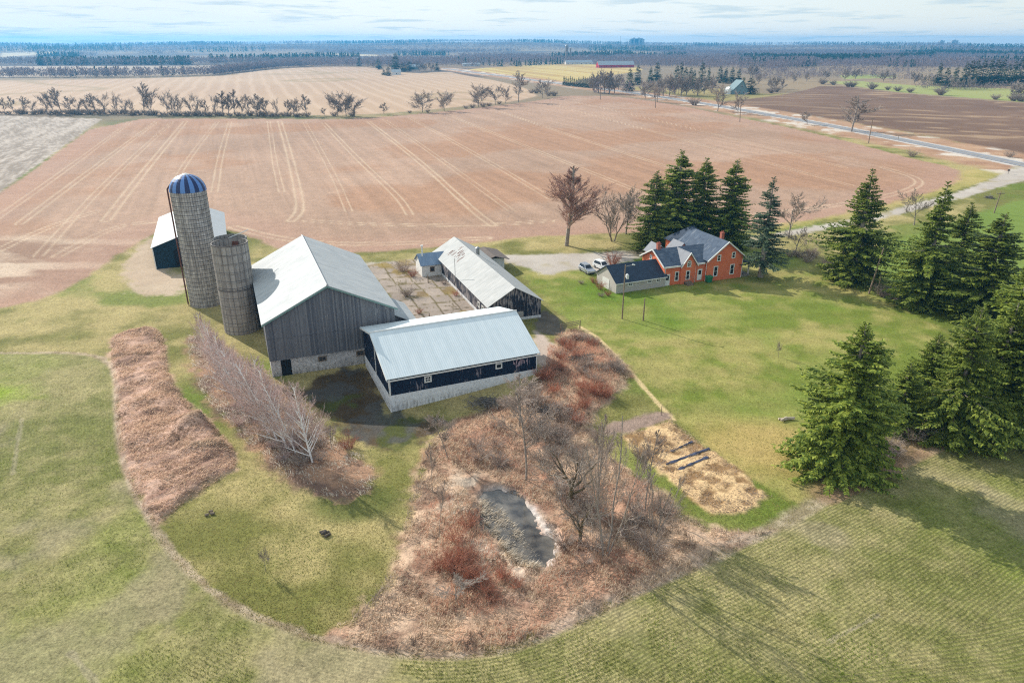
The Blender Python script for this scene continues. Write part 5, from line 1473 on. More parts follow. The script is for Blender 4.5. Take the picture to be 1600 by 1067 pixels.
# wing: long side to the viewer, ridge along X
wL, wD, wE, wR = 11.2, 8.6, 4.1, 6.35
def gx_walls(x0, x1, y0, y1, z0, he, hr):
    mb = MB(); ym = (y0 + y1) / 2; f = [(x0, y0, z0), (x0, y1, z0), (x0, y1, he), (x0, ym, hr), (x0, y0, he)]
    mb.solid(f, [(x1, b, c) for a, b, c in f]); return mb
def gx_roof(mb, x0, x1, y0, y1, he, hr, ov=.35, t=.12):
    ym = (y0 + y1) / 2; k = (hr - he) / (ym - y0)
    for ye, sg in ((y0, -1), (y1, 1)):
        mb.slab([(x0, ym, hr + t), (x1, ym, hr + t), (x1, ye + sg * ov, he - k * ov + t), (x0, ye + sg * ov, he - k * ov + t)], t)
gx_walls(0, wL, 0, wD, -.3, wE, wR).build('wing_wall', M_BRICK, hz)
mb = MB(); gx_roof(mb, -.4, wL + 1.5, 0, wD, wE, wR); mb.build('wing_roof', M_SHING, hz)
# main block: gable to the viewer, ridge along Y
mx0, mx1, my0, my1, mE, mR = 9.6, 18.0, -.7, 11.5, 4.7, 7.9
mb = MB(); f = [(mx0, my0, -.3), (mx1, my0, -.3), (mx1, my0, mE), ((mx0 + mx1) / 2, my0, mR), (mx0, my0, mE)]
mb.solid(f, [(a, my1, c) for a, b, c in f]); mb.build('main_wall', M_BRICK, hz)
xm = (mx0 + mx1) / 2; k = (mR - mE) / (xm - mx0)
mb = MB()
for xe, sg in ((mx0, -1), (mx1, 1)):
    mb.slab([(xm, my0 - .5, mR + .12), (xm, my1 + .4, mR + .12), (xe + sg * .5, my1 + .4, mE - k * .5 + .12), (xe + sg * .5, my0 - .5, mE - k * .5 + .12)], .12)
mb.build('main_roof', M_SHING, hz)
# rear block with its own higher ridge along X
mb = MB(); mb.box(10.6, 9.2, -.3, 18.6, 16.6, 4.6); mb.build('rear_wall', M_BRICK, hz)
mb = MB(); t_ = .12; ym = 12.9
mb.poly([(10.1, 8.8, 4.75), (19.1, 8.8, 4.75), (15.0, ym, 8.0), (14.0, ym, 8.0)]); mb.poly([(19.1, 17.0, 4.75), (10.1, 17.0, 4.75), (14.0, ym, 8.0), (15.0, ym, 8.0)])
mb.poly([(10.1, 17.0, 4.75), (10.1, 8.8, 4.75), (14.0, ym, 8.0)]); mb.poly([(19.1, 8.8, 4.75), (19.1, 17.0, 4.75), (15.0, ym, 8.0)]); mb.poly([(10.1, 8.8, 4.74), (10.1, 17.0, 4.74), (19.1, 17.0, 4.74), (19.1, 8.8, 4.74)])
mb.build('rear_roof', M_SHINGD, hz, fix=False)
# dormer gable on the front of the wing, steep
dc, dw, dz = 5.3, 1.65, 6.35
mb = MB(); mb.solid([(dc - dw, -.42, -.3), (dc + dw, -.42, -.3), (dc + dw, -.42, wE + .0), (dc, -.42, dz), (dc - dw, -.42, wE)], [(dc - dw, 3.2, -.3), (dc + dw, 3.2, -.3), (dc + dw, 3.2, wE), (dc, 3.2, dz), (dc - dw, 3.2, wE)]); mb.build('dormer_wall', M_BRICK, hz)
mb = MB()
for sg in (-1, 1):
    kk = (dz - wE) / dw; e = dw + .35
    mb.slab([(dc, -.8, dz + .14), (dc, 4.2, dz + .14), (dc + sg * e, 4.2, dz - kk * e + .14), (dc + sg * e, -.8, dz - kk * e + .14)], .12)
mb.build('dormer_roof', M_SOFFIT, hz)
# small dormers on the far side whose pale gable slopes show over the ridge
for cx in (2.2, 7.6):
    mb = MB()
    for sg in (-1, 1): mb.slab([(cx, 5.2, 6.75), (cx, 9.2, 6.75), (cx + sg * 1.8, 9.2, 5.0), (cx + sg * 1.8, 5.2, 5.0)], .12)
    mb.build('rear_dormer_roof', M_SOFFIT, hz)
    mb = MB(); mb.solid([(cx - 1.5, 5.4, 4.4), (cx + 1.5, 5.4, 4.4), (cx + 1.5, 5.4, 5.1), (cx, 5.4, 6.55), (cx - 1.5, 5.4, 5.1)], [(cx - 1.5, 8.9, 4.4), (cx + 1.5, 8.9, 4.4), (cx + 1.5, 8.9, 5.1), (cx, 8.9, 6.55), (cx - 1.5, 8.9, 5.1)]); mb.build('rear_dormer_wall', M_BRICK, hz)
# trim: eaves and rakes
mb = MB()
def bar(a, b, w=.14, h=.30):
    a, b = Vector(a), Vector(b); d = (b - a).normalized(); s = d.cross(Vector((0, 0, 1))).normalized() * w / 2; u = Vector((0, 0, h))
    mb.solid([b + s + u, b - s + u, b - s, b + s], [a + s + u, a - s + u, a - s, a + s])
kw = (wR - wE) / (wD / 2)
bar((-.45, -.42, wE - kw * .35 - .2), (dc - dw - .3, -.42, wE - kw * .35 - .2)); bar((dc + dw + .3, -.42, wE - kw * .35 - .2), (mx0 - .5, -.42, wE - kw * .35 - .2))
bar((-.46, -.35, wE - kw * .35 - .12), (-.46, wD / 2, wR - .08)); bar((-.46, wD + .35, wE - kw * .35 - .12), (-.46, wD / 2, wR - .08))
for sg in (-1, 1):
    e = .5 + (mx1 - mx0) / 2; bar((xm, my0 - .56, mR - .12), (xm + sg * e, my0 - .56, mR - k * e - .12)); e2 = dw + .35; kk = (dz - wE) / dw; bar((dc, -.86, dz - .1), (dc + sg * e2, -.86, dz - kk * e2 - .1))
mb.build('eave_trim', M_TRIM, hz)
for x, y in ((mx0 - .08, my0 + .3), (mx1 + .0, my0 - .08), (7.2, -.08), (.1, -.08)):
    mb = MB(); mb.tube((x, y, 0), (x, y, 3.9), .06, n=6); mb.build('downspout', M_TRIM, hz)
for x, y, z0, hh in ((.9, wD / 2, wR - .2, 1.3), (xm + .3, my0 + 2.4, mR - .3, 1.5)):
    mb = MB(); mb.box(x - .32, y - .32, z0, x + .32, y + .32, z0 + hh); mb.box(x - .39, y - .39, z0 + hh, x + .39, y + .39, z0 + hh + .15)
    for dx in (-.18, .18): mb.tube((x + dx, y, z0 + hh + .15), (x + dx, y, z0 + hh + .4), .12, n=8)
    mb.build('chimney', M_CHIM, hz)
for u, z, w, h in ((2.9, .75, .95, 1.95), (5.2, .85, .95, 1.95)): wall_window(hz, u, z, w, h, hf if u < 4 else (lambda a, b, o: (a, -.42 - o, b)), M_TRIM, M_GLASS, .08, (0, 1), arch=False)
wall_window(hz, dc, 3.5, .95, 1.0, lambda a, b, o: (a, -.42 - o, b), M_TRIM, M_GLASS, .08, (1, 1), 'arched dormer window', True)
mf = lambda u, z, o: (u, my0 - o, z)
for u, z, w, h in ((11.6, .9, 1.05, 2.2), (15.6, .9, 1.05, 2.2), (12.1, 4.05, .9, 1.35), (15.6, 4.3, .9, 1.35)): wall_window(hz, u, z, w, h, mf, M_TRIM, M_GLASS, .08, (0, 1))
def house_door(u, z, w, h, face, lab):
    o = slabpart('door', hz, face, u - w / 2, z, u + w / 2, z + h, .002, .07, M_WHITE, lab)
    slabpart('pane', o, face, u - w * .28, z + h * .5, u + w * .28, z + h * .88, .072, .085, M_GLASS)
    slabpart('handle', o, face, u + w * .32, z + h * .44, u + w * .38, z + h * .5, .072, .12, M_STEEL)
house_door(.75, .0, 1.15, 2.35, hf, 'pale blue-white door next to the garage'); house_door(8.3, .35, 1.1, 2.3, hf, 'white glazed side door')
mb = MB()
for j in range(3): mb.box(4.5, -1.8 + .4 * j, -.05, 5.9, -.45, .2 + .2 * j)
for x in (4.5, 5.9): mb.tube((x, -1.8, 0), (x, -1.8, 1.2), .05, n=6); mb.tube((x, -1.8, 1.2), (x, -.45, 1.6), .04, n=6)
mb.build('steps', M_WOOD, hz)
ef = lambda u, z, o: (-o, wD - u, z)
wall_window(hz, 3.3, 4.0, .8, 1.0, ef, M_TRIM, M_GLASS, .07, (0, 1)); 
# porch at the right end
mb = MB(); mb.slab([(mx1 + .1, my0 + .2, 3.3), (mx1 + .1, 8.0, 3.3), (mx1 + 2.6, 8.0, 2.75), (mx1 + 2.6, my0 + .2, 2.75)], .14); mb.build('porch_roof', M_SHINGD, hz)
mb = MB(); mb.box(mx1 + .05, my0 + .3, -.2, mx1 + 2.5, 7.9, .35); mb.build('porch_floor', M_CONC, hz)
for y in (my0 + .55, 2.6, 5.0, 7.6):
    mb = MB(); mb.box(mx1 + 2.15, y - .12, .35, mx1 + 2.4, y + .12, 2.62); mb.box(mx1 + 2.08, y - .19, 2.4, mx1 + 2.47, y + .19, 2.6); mb.build('porch_post', M_WHITE, hz)

# ---- the garage
ga = building('garage', 20.1, 131.5, 113.5, 'beige garage with dark shingled roof joining the left end of the brick house', 'garage')
gW, gL, gE, gR = 7.5, 11.3, 2.25, 4.6
gable_walls(gW, -gL, -.2, gE, gR, .5).build('wall', M_SIDING, ga); gable_roof(gW, -gL, gE, gR, .5, .35, .3, .1).build('roof', M_SHINGD, ga)
for u in (3.2, 7.6, 9.6): wall_window(ga, u, 1.15, 1.1, .75, long_face, M_TRIM, M_GLASS, .05, (1, 1))
mb = MB(); mb.box(-.41, -gL - .2, gE - .36, -.35, .3, gE - .18)
mb.build('eave_trim', M_TRIM, ga)
mb = MB(); zc_ = gE + (gR - gE) * .12; mb.box(.25, -2.9, zc_ - .1, .75, -2.4, zc_ + .75); mb.tube((.5, -2.65, zc_ + .75), (.5, -2.65, zc_ + 1.05), .34, .05, 8); mb.build('roof_vent', M_WHITE, ga)
slabpart('door', ga, end_face, 2.6, 0, 5.2, 2.05, .003, .05, M_TRIM)

# green oil tank by the house wall
oq = hz.matrix_basis @ Vector((9.9, -1.5, 0)); p = P(1107, 441)
ot = empty('wheeled_bin', (p.x, p.y, p.z), R(21), 'green bin standing against the brick house wall', 'bin')
M_GREEN = plain('green_plastic', S(38, 120, 84), .5, .12, 3, .4)
mb = MB(); mb.solid([(-.62, -.5, 1.15), (.62, -.5, 1.15), (.62, .5, 1.15), (-.62, .5, 1.15)], [(-.48, -.4, .08), (.48, -.4, .08), (.48, .4, .08), (-.48, .4, .08)]); mb.build('bin_body', M_GREEN, ot)
mb = MB(); mb.slab([(-.68, -.56, 1.2), (.68, -.56, 1.2), (.68, .56, 1.38), (-.68, .56, 1.38)], .1); mb.build('lid', M_GREEN, ot)
for sx_ in (-.4, .4):
    mb = MB(); mb.tube((sx_ - .05, .38, .12), (sx_ + .05, .38, .12), .12, n=10); mb.build('wheel', M_DARK, ot)

# ------------------------------------------------------------------ cars
def car(name, loc, rz, label, paint_mat, L=4.5, Wd=1.8, Hh=1.6, suv=True):
    root = empty(name, loc, rz, label, 'car')
    # side profile (x forward, z up) swept across five widths, cabin drawn in
    low = [(-L / 2, .35), (-L / 2, .85), (-L / 2 + .1, .98), (L * .18, 1.0), (L * .42, .92), (L / 2 - .04, .78), (L / 2, .45), (L / 2 - .1, .30), (-L / 2 + .1, .30)]
    mb = MB(); w = Wd / 2
    def ring(s, y): return [(x * (1 - (1 - s) * .06), y, z) for x, z in low]
    ys = [(-w, .8), (-w + .08, 1), (w - .08, 1), (w, .8)]
    rings = [ring(s, y) for y, s in ys]
    for a, b in zip(rings[:-1], rings[1:]):
        for k in range(len(low)):
            j = (k + 1) % len(low); mb.quad(a[k], a[j], b[j], b[k])
    mb.poly(rings[0][::-1]); mb.poly(rings[-1])
    x0 = -L / 2 + (.12 if suv else .75); x1 = L * .20; r0 = x0 + (.25 if suv else .55); r1 = x1 - .75
    base = [(x0, -w + .08, .98), (x1, -w + .08, .99), (x1, w - .08, .99), (x0, w - .08, .98)]
    top = [(r0, -w + .28, Hh), (r1, -w + .28, Hh), (r1, w - .28, Hh), (r0, w - .28, Hh)]
    mb.solid([(x, y, z - .02) for x, y, z in top], base); mb.slab([(x, y, z + .03) for x, y, z in top], .06)
    body = mb.build('body', paint_mat, root)
    g = MB()
    def face(a, b, c, d, o):
        P4 = [Vector(p) for p in (a, b, c, d)]; n = (P4[1] - P4[0]).cross(P4[2] - P4[0]).normalized(); m = sum(P4, Vector()) / 4
        if n.dot(m - Vector((0, 0, 1.25))) < 0: n = -n
        g.poly([m + (p - m) * .84 + n * o for p in P4])
    face(base[0], base[1], top[1], top[0], .015); face(base[1], base[2], top[2], top[1], .015); face(base[2], base[3], top[3], top[2], .015); face(base[3], base[0], top[0], top[3], .015)
    g.build('windows', M_GLASS, root, fix=False)
    for sx in (-L * .31, L * .31):
        for sy in (-1, 1):
            t = MB(); t.tube((sx, sy * (w - .2), .33), (sx, sy * (w + .01), .33), .33, n=16); wh = t.build('wheel', M_DARK, root)
            r = MB(); r.tube((sx, sy * (w + .012), .33), (sx, sy * (w + .03), .33), .2, n=12); r.build('rim', M_STEEL, wh)
    for sy in (-1, 1):
        h = MB(); h.box(L / 2 - .12, sy * .62 - .2, .66, L / 2 + .005, sy * .62 + .2, .80); h.build('headlight', M_GLASS if False else M_STEEL, root)
        h = MB(); h.box(L * .12, sy * (w + .12) - .1, 1.0, L * .12 + .14, sy * (w + .12) + .1, 1.14); h.build('mirror', paint_mat, root)
    b = MB(); b.box(L / 2 - .06, -.75, .36, L / 2 + .03, .75, .5); b.build('bumper', M_DARK, root)
    return root
p = P(917, 425); car('parked_car', p, R(-68), 'silver grey car parked on the gravel beside the garage', plain('silver_paint', S(176, 180, 186), .3, .05, 1, .5, .5), 4.6, 1.85, 1.62)
p = P(941, 420); car('parked_car', p, R(-58), 'white car parked between the silver car and the garage', plain('white_car_paint', S(228, 228, 226), .3, .03, 1, .5), 4.7, 1.85, 1.65)

# ------------------------------------------------------------------ poles
def pole(bx, by, ty, label, tx=None, r=.13, cross=False, lamp=False, ins=False, name='utility_pole', cat='pole'):
    p = P(bx, by); h = height_to(p, ty)
    top = Vector((0, 0, h))
    if tx is not None:
        d = ray(tx, ty); t = p.y / d[1]; top = Vector((d[0] * t - p.x, 0, CAM_H + d[2] * t - p.z))
    root = empty(name, p, 0, label, cat)
    mb = MB(); mb.tube((0, 0, -.5), top, r * 1.15, r * .75, 8); mb.build('post', M_POLE, root)
    if cross:
        mb = MB(); a = top - Vector((0, 0, .5)); mb.box(a.x - 1.1, a.y - .08, a.z - .08, a.x + 1.1, a.y + .08, a.z + .08); mb.build('crossarm', M_POLE, root)
        mb = MB()
        for u in (-1.0, -.4, .4, 1.0): mb.tube((a.x + u, a.y, a.z + .08), (a.x + u, a.y, a.z + .3), .06, n=6)
        mb.build('insulators', M_STEEL, root)
    if lamp:
        mb = MB(); mb.tube(top - Vector((0, 0, .3)), top + Vector((1.3, -.2, .1)), .05, n=6); mb.build('lamp_arm', M_STEEL, root)
        mb = MB(); mb.tube(top + Vector((1.15, -.2, .12)), top + Vector((1.6, -.25, .05)), .16, .1, 8); mb.build('lamp_head', M_WHITE, root)
    return root
pole(972, 498, 414, 'tall yard pole with lamp arm on the lawn before the garage', r=.12, lamp=True, name='yard_light_pole')
pole(1005, 501, 466, 'short dark post on the lawn right of the tall yard pole', r=.13, name='lawn_post', cat='post')
pole(1357, 459, 388, 'leaning utility pole between the two shaggy spruces', 1381, r=.16, cross=False)
pole(1370, 463, 425, 'thin short post beside the leaning utility pole', r=.06, name='lawn_post', cat='post')
pole(1553, 333, 300, 'utility pole with crossarm at the pasture edge near the drive', 1564, r=.16, cross=True)
pole(1357, 224, 184, 'utility pole beside the road in front of the ploughed field', 1364, r=.2, cross=True)
pole(1156, 191, 155, 'road pole left of the ploughed field', 1158, r=.2, cross=True)
pole(1024, 169, 140, 'road pole below the row of far conifers', 1025, r=.22, cross=True)
pole(938, 156, 130, 'road pole near the row of small planted spruces', 938, r=.25, cross=True)
pole(1403, 219, 213, 'small marker post on the road verge', r=.12, name='marker_post', cat='post')
pole(906, 513, 500, 'old fence post at the end of the broken rail by the thicket', r=.1, name='fence_post', cat='post')
pole(669, 442, 429, 'short post in front of the milk house', r=.1, name='fence_post', cat='post')
pole(671, 500, 489, 'short post at the shed end of the concrete yard', r=.09, name='fence_post', cat='post')
pole(1033, 648, 632, 'thin stake at the corner of the vegetable plot', r=.05, name='garden_stake', cat='post')
# broken rail fence by the thicket
a, b = P(876, 517), P(905, 513); root = empty('rail_fence', a, 0, 'broken wooden rail fence at the top of the thicket', 'fence')
d = b - a
for k in range(3):
    mb = MB(); mb.tube((0, 0, .5 + .35 * k), (d.x * .96, d.y * .96, .75 + .3 * k), .06, n=5); mb.build('rail', M_WOOD, root)
mb = MB(); mb.tube((0, 0, -.2), (0, 0, 1.2), .09, n=6); mb.build('post', M_WOOD, root)
# black plastic mulch strips on the vegetable plot
for (q0, q1, w_, lab) in [((1048, 707), (1082, 691), .4, 'faded plastic strip, uppermost and palest of the vegetable plot'), ((1040, 727), (1108, 702), .55, 'long black plastic strip across the middle of the vegetable plot'), ((1060, 735), (1106, 715), .6, 'black plastic strip lowest on the vegetable plot')]:
    a, b = P(*q0), P(*q1); d = (b - a); n_ = Vector((-d.y, d.x, 0)).normalized(); mb = MB(); N = 14; rs = random.Random(int(q0[0]))
    pr = None
    for k in range(N + 1):
        c = a + d * (k / N); wv = w_ * rs.uniform(.25, 1.0) * .5; row = [c + n_ * wv + Vector((0, 0, .16)), c + Vector((0, 0, .22 + rs.uniform(-.05, .06))), c - n_ * wv + Vector((0, 0, .16))]
        if pr: mb.quad(pr[0], row[0], row[1], pr[1]); mb.quad(pr[1], row[1], row[2], pr[2])
        pr = row
    tag(mb.build('plastic_mulch_strip', plain('black_plastic', S(64, 68, 88), .4, .6, 3, .4), fix=False), lab, 'plastic strip', 'plastic strips on the vegetable plot')
# small things on the grass
def logpile(px, py, label, seed, n=5, name='log_pile', mat=None, L=1.0):
    p = P(px, py); rs = random.Random(seed); mb = MB()
    for k in range(n):
        a = rs.uniform(-.5, .5) + .4; c = Vector((rs.uniform(-.5, .5), rs.uniform(-.3, .3), .16 + .12 * (k // 3))); dd = Vector((math.cos(a), math.sin(a), rs.uniform(-.05, .1))) * L
        mb.tube(c - dd, c + dd, .13, .12, 7)
    o = mb.build(name, mat or M_WOOD); o.location = p; tag(o, label, 'log pile')
logpile(1230, 657, 'few pale logs on the lawn left of the broadest spruce', 1, 5, 'log_pile', plain('pale_logs', S(200, 184, 164), .9, .2, 5), .6)
logpile(506, 835, 'small charred burn heap on the mown grass', 2, 5, 'burn_heap', plain('charred_wood', S(96, 86, 76), .9, .4, 6), .32)
logpile(332, 803, 'little dark stump heap on the mown grass edge', 3, 3, 'stump_heap', M_WOOD, .2)
# road sign at the junction
p = P(1575, 272); rt = empty('mailbox', p, 0, 'dark mailbox on a post where the drive meets the road', 'mailbox')
mb = MB(); mb.tube((0, 0, -.2), (0, 0, 1.1), .07, n=6); mb.build('post', M_WOOD, rt); mb = MB(); mb.box(-.35, -.2, 1.1, .35, .2, 1.4); mb.tube((-.35, 0, 1.4), (.35, 0, 1.4), .2, n=10); mb.build('box', M_DARK, rt)

# ------------------------------------------------------------------ hedgerow between the fields
hr_a = bare_tree('hedgerow_tree', 81, 'bare tree in the hedgerow between the two stubble fields', 12, .12, M_BARK, M_TWIG, spread=.6, spread0=.75, levels=4, kids=(14, 7, 5, 3), up=.5, shape='oval', first=.15, min_r=.03, gnarl=.1)
hr_b = bare_tree('hedgerow_tree', 82, 'bare tree in the hedgerow between the two stubble fields', 12, .12, M_BARK, M_TWIG, spread=.6, spread0=.7, levels=4, kids=(9, 7, 5, 3), trunk_frac=.3, up=.45, shape='vase', first=.2, min_r=.03, gnarl=.12)
hr_r = bare_tree('hedgerow_tree', 83, 'x', 12, .15, M_BARK, M_TWIG, spread=.65, spread0=.85, levels=4, kids=(16, 8, 5, 3), trunk_frac=.3, up=.25, shape='round', first=.2, min_r=.03, gnarl=.12)
GHR = 'bare trees of the hedgerow between the stubble fields'
LHR = 'bare tree in the hedgerow between the two stubble fields'
hseen = {}
def hedge_tree(src, x, by, ty, wm=1.0, label=LHR, group=GHR):
    first = src.name not in hseen; hseen[src.name] = 1
    o = put_bare(src, 12, x, by, ty, label, group, x * .7, 1.0, first, w=(by - ty) * wm)
    o['label'] = label; o['group'] = group
    if group is None and 'group' in o: del o['group']
rh = random.Random(4)
for x, by, ty in [(8, 178, 152), (22, 178, 150), (38, 178, 150), (52, 178, 152), (74, 178, 140), (84, 178, 134), (96, 178, 136), (112, 178, 150), (124, 178, 148), (138, 178, 146), (150, 178, 145), (164, 178, 143), (184, 178, 142), (196, 179, 150), (206, 179, 152),
                  (226, 179, 128), (238, 179, 132), (262, 180, 138), (274, 180, 142), (283, 180, 148), (299, 180, 144), (311, 181, 146), (322, 181, 156), (338, 181, 146), (349, 181, 141), (358, 181, 146), (367, 181, 139), (379, 181, 146), (389, 181, 147), (402, 182, 149), (408, 182, 146), (418, 182, 152), (432, 182, 151), (449, 182, 155), (459, 182, 150), (465, 182, 154), (479, 182, 147)]:
    hedge_tree(hr_a if rh.random() < .5 else hr_b, x, by, ty, rh.uniform(.38, .6))
hedge_tree(hr_r, 528, 182, 140, .75, 'left part of the big clump of bare trees in the hedgerow', None)
hedge_tree(hr_r, 541, 182, 141, .7, 'middle of the big clump of bare trees in the hedgerow', None)
hedge_tree(hr_b, 554, 182, 146, .8, 'right edge tree of the big bare clump in the hedgerow', None)
hedge_tree(hr_r, 660, 176, 139, .85, 'left of the two round bare trees standing apart in the hedgerow', None)
hedge_tree(hr_r, 694, 174, 139, .8, 'right of the two round bare trees standing apart in the hedgerow', None)
hedge_tree(hr_r, 748, 168, 128, .85, 'round bare tree with brush at its foot in the hedgerow near the road', None)
hedge_tree(hr_b, 774, 164, 130, .7, 'upright bare tree right of the brushy round one', None)
hedge_tree(hr_b, 790, 162, 132, .7, 'twiggy bare tree at the road end of the hedgerow', None)
hedge_tree(hr_a, 600, 179, 160, .7, 'small scrawny tree in the gap of the hedgerow', None)
hedge_tree(hr_a, 508, 182, 168, .7, 'sapling just left of the big bare clump', None)
hedge_tree(hr_a, 810, 160, 110, .45, 'tall thin bare tree on the bank near the road', None)
hedge_tree(hr_a, 848, 154, 124, .55, 'thin bare tree on the bank just below the road', None)
hedge_tree(hr_b, 856, 152, 120, .55, 'thin forked bare tree on the bank just below the road', None)
hedge_tree(hr_b, 1121, 174, 128, .7, 'round-headed bare tree on the far side of the road', None)
hedge_tree(hr_b, 1153, 178, 140, .7, 'bare tree on the far side of the road next to the ploughed field', None)
hedge_tree(hr_a, 1330, 206, 150, .8, 'dark leaning bare tree at the edge of the ploughed field', None)
hedge_tree(hr_a, 1261, 195, 174, .8, 'small pinkish bare tree at the edge of the ploughed field', None)
hedge_tree(hr_b, 1027, 160, 128, .8, 'bare tree in front of the far conifers by the road', None)
hedge_tree(hr_r, 1008, 155, 122, .8, 'dark bare tree in front of the far conifers', None)
hb = shrub('hedge_brush', 91, 'brushy growth along the foot of the hedgerow', 3.2, 2.6, 60, M_TWIG, group='brush along the hedgerow', arch=.6, rad=.06)
hb2 = shrub('field_bush', 92, 'round grey bush on the field edge right of the road', 4.0, 2.6, 80, M_TWIG, group='bushes on the field edge right of the road', arch=.55, rad=.07)
bseen = {}
def bush(src, px, py, s, label=None, group=None):
    p = P(px, py)
    if src.name not in bseen: bseen[src.name] = 1; o = src; o.location = p; o.scale = (s,) * 3
    else: o = dup(src, p, px * .9, s)
    if label: o['label'] = label
for k in range(84):
    x = -60 + k * 6.5 + rh.uniform(-3, 3); bush(hb, x, (178.5 if x < 200 else 180 + (x - 200) * .008) + rh.uniform(-.8, .8), rh.uniform(.55, 1.25) if x < 480 else .5)
for x, y, s in [(522, 182, 1.0), (550, 182, 1.1), (640, 177, .6), (668, 176, .7), (728, 170, .8), (738, 169, 1.0), (755, 167, 1.1), (764, 166, .9), (780, 163, .8), (857, 150, 1.3), (866, 150, 1.4), (838, 146, 1.4), (830, 146, 1.2)]: bush(hb, x, y, s)
for x, y, s in [(1285, 132, 1.7), (1325, 136, 1.5), (1332, 136, 1.5), (1362, 140, 1.8), (1402, 143, 1.3), (1422, 145, 1.2), (1470, 149, 2.0), (1555, 156, 1.2), (1583, 158, 1.5), (1302, 133, 1.3), (1085, 165, 1.5), (1387, 141, 1.0), (1595, 159, 1.7), (1205, 146, 1.5), (1213, 144, 1.6)]: bush(hb2, x, y, s)

# ------------------------------------------------------------------ conifers in the middle distance
fc = conifer('distant_conifer', 84, M_CONE, 'x', H=16, Rb=3.2, per_m=9, twigs=9, tw=2.2, power=.85, z0=.06)
SP['far'] = (fc, 16.0); SPR['far'] = 3.2
GF = 'conifers by the A-shaped house'
for i, (bx, by, ty, w) in enumerate([(983, 143, 106, 22), (996, 133, 100, 16), (1026, 128, 96, 18), (1016, 130, 104, 14), (1056, 134, 100, 16), (1063, 133, 96, 16), (1070, 136, 103, 14), (1078, 136, 104, 16), (1083, 140, 108, 14), (1095, 136, 95, 18), (1106, 134, 104, 12), (1124, 130, 102, 14), (1133, 131, 105, 14), (1143, 130, 104, 14), (1153, 130, 106, 14)]):
    place_conifer('far', bx, by, ty, w, 'dark conifer in the group between the road and the far bare wood', GF, i * 1.3)
place_conifer('far', 1172, 147, 120, 26, 'dark green conifer hiding the right half of the A-shaped house', None, 2)
sp_y = conifer('yellow_green_conifer', 85, leafmat('yellowish_needles', S(104, 106, 36), S(146, 138, 60), .7), 'yellow-green conifer before the A-shaped house', H=16, Rb=4.2, per_m=9, twigs=9, tw=2.2, power=.6, z0=.04)
p = P(1160, 145); s = height_to(p, 119) / 16; sp_y.location = p; sp_y.scale = (s * .8, s * .8, s)
for i in range(14):
    place_conifer('far', 881 + i * 3.3, 134 + i * .33, 118.5 + (i % 3) * 1.2 + (4 if i == 6 else 0), 6.5, 'small spruce in the planted row beside the road', 'planted row of small spruces beside the road', i * 2.0)
for i, (bx, by, ty, w) in enumerate([(1464, 134, 96, 18), (1476, 138, 104, 18), (1490, 137, 103, 20), (1504, 136, 96, 20), (1512, 136, 92, 22), (1521, 135, 92, 20), (1531, 135, 91, 22), (1542, 134, 91, 22), (1552, 134, 90, 22), (1561, 133, 90, 22), (1570, 134, 98, 20), (1580, 133, 94, 20), (1590, 132, 90, 24), (1602, 132, 96, 20)]):
    place_conifer('far', bx, by, ty, w, 'tall dark conifer of the grove at the right border', 'conifer grove at the right border', i * 1.7)
for i, (bx, by, ty, w) in enumerate([(562, 104, 88, 10), (592, 109, 92, 14), (607, 119, 104, 14), (600, 118, 108, 10), (619, 112, 82, 20), (640, 111, 96, 20), (630, 112, 98, 14), (683, 111, 97, 12)]):
    place_conifer('far', bx, by, ty, w, 'conifer round the distant farmstead on the hill', 'conifers round the hill farmstead', i * 2.3)
fb = bare_tree('distant_bare_tree', 86, 'bare tree in the belt between the road and the far farm', 14, .3, M_BARK, M_TWIG, parts=False, spread=.55, levels=3, spread0=.8, kids=(12, 8, 6), up=.3, shape='round', first=.15, min_r=.08, gnarl=.1)
rf = random.Random(8); first = True
for bx, by, ty in [(928, 145, 112), (935, 146, 108), (944, 147, 106), (952, 147, 106), (960, 146, 112), (966, 141, 114), (1036, 150, 116), (1046, 150, 112), (1054, 148, 112), (1064, 150, 114), (1072, 150, 112), (1090, 150, 118), (1100, 148, 116), (1112, 146, 114), (1030, 152, 120), (1204, 140, 118), (1212, 142, 116), (1222, 140, 120), (1172, 122, 100), (1176, 121, 98), (1130, 128, 110), (1185, 132, 112), (1320, 126, 104), (1336, 124, 106), (1440, 134, 112), (1452, 136, 114), (1428, 132, 110), (1380, 128, 108), (1395, 128, 112), (1490, 140, 120), (1500, 140, 122), (1515, 140, 118), (1590, 156, 124), (1584, 157, 128), (1260, 128, 112), (1240, 130, 114), (1290, 124, 108), (575, 106, 92), (584, 107, 94), (655, 112, 96), (664, 112, 98), (674, 112, 96), (612, 110, 96)]:
    o = put_bare(fb, 14, bx, by, ty, 'bare tree in the belt between the road and the far farm', 'bare trees in the distance', bx, 1.0, first, w=(by - ty) * rf.uniform(.5, .75))
    o['group'] = 'bare trees in the distance'; o['label'] = 'pale bare tree of the scattered belt in the distance'; first = False

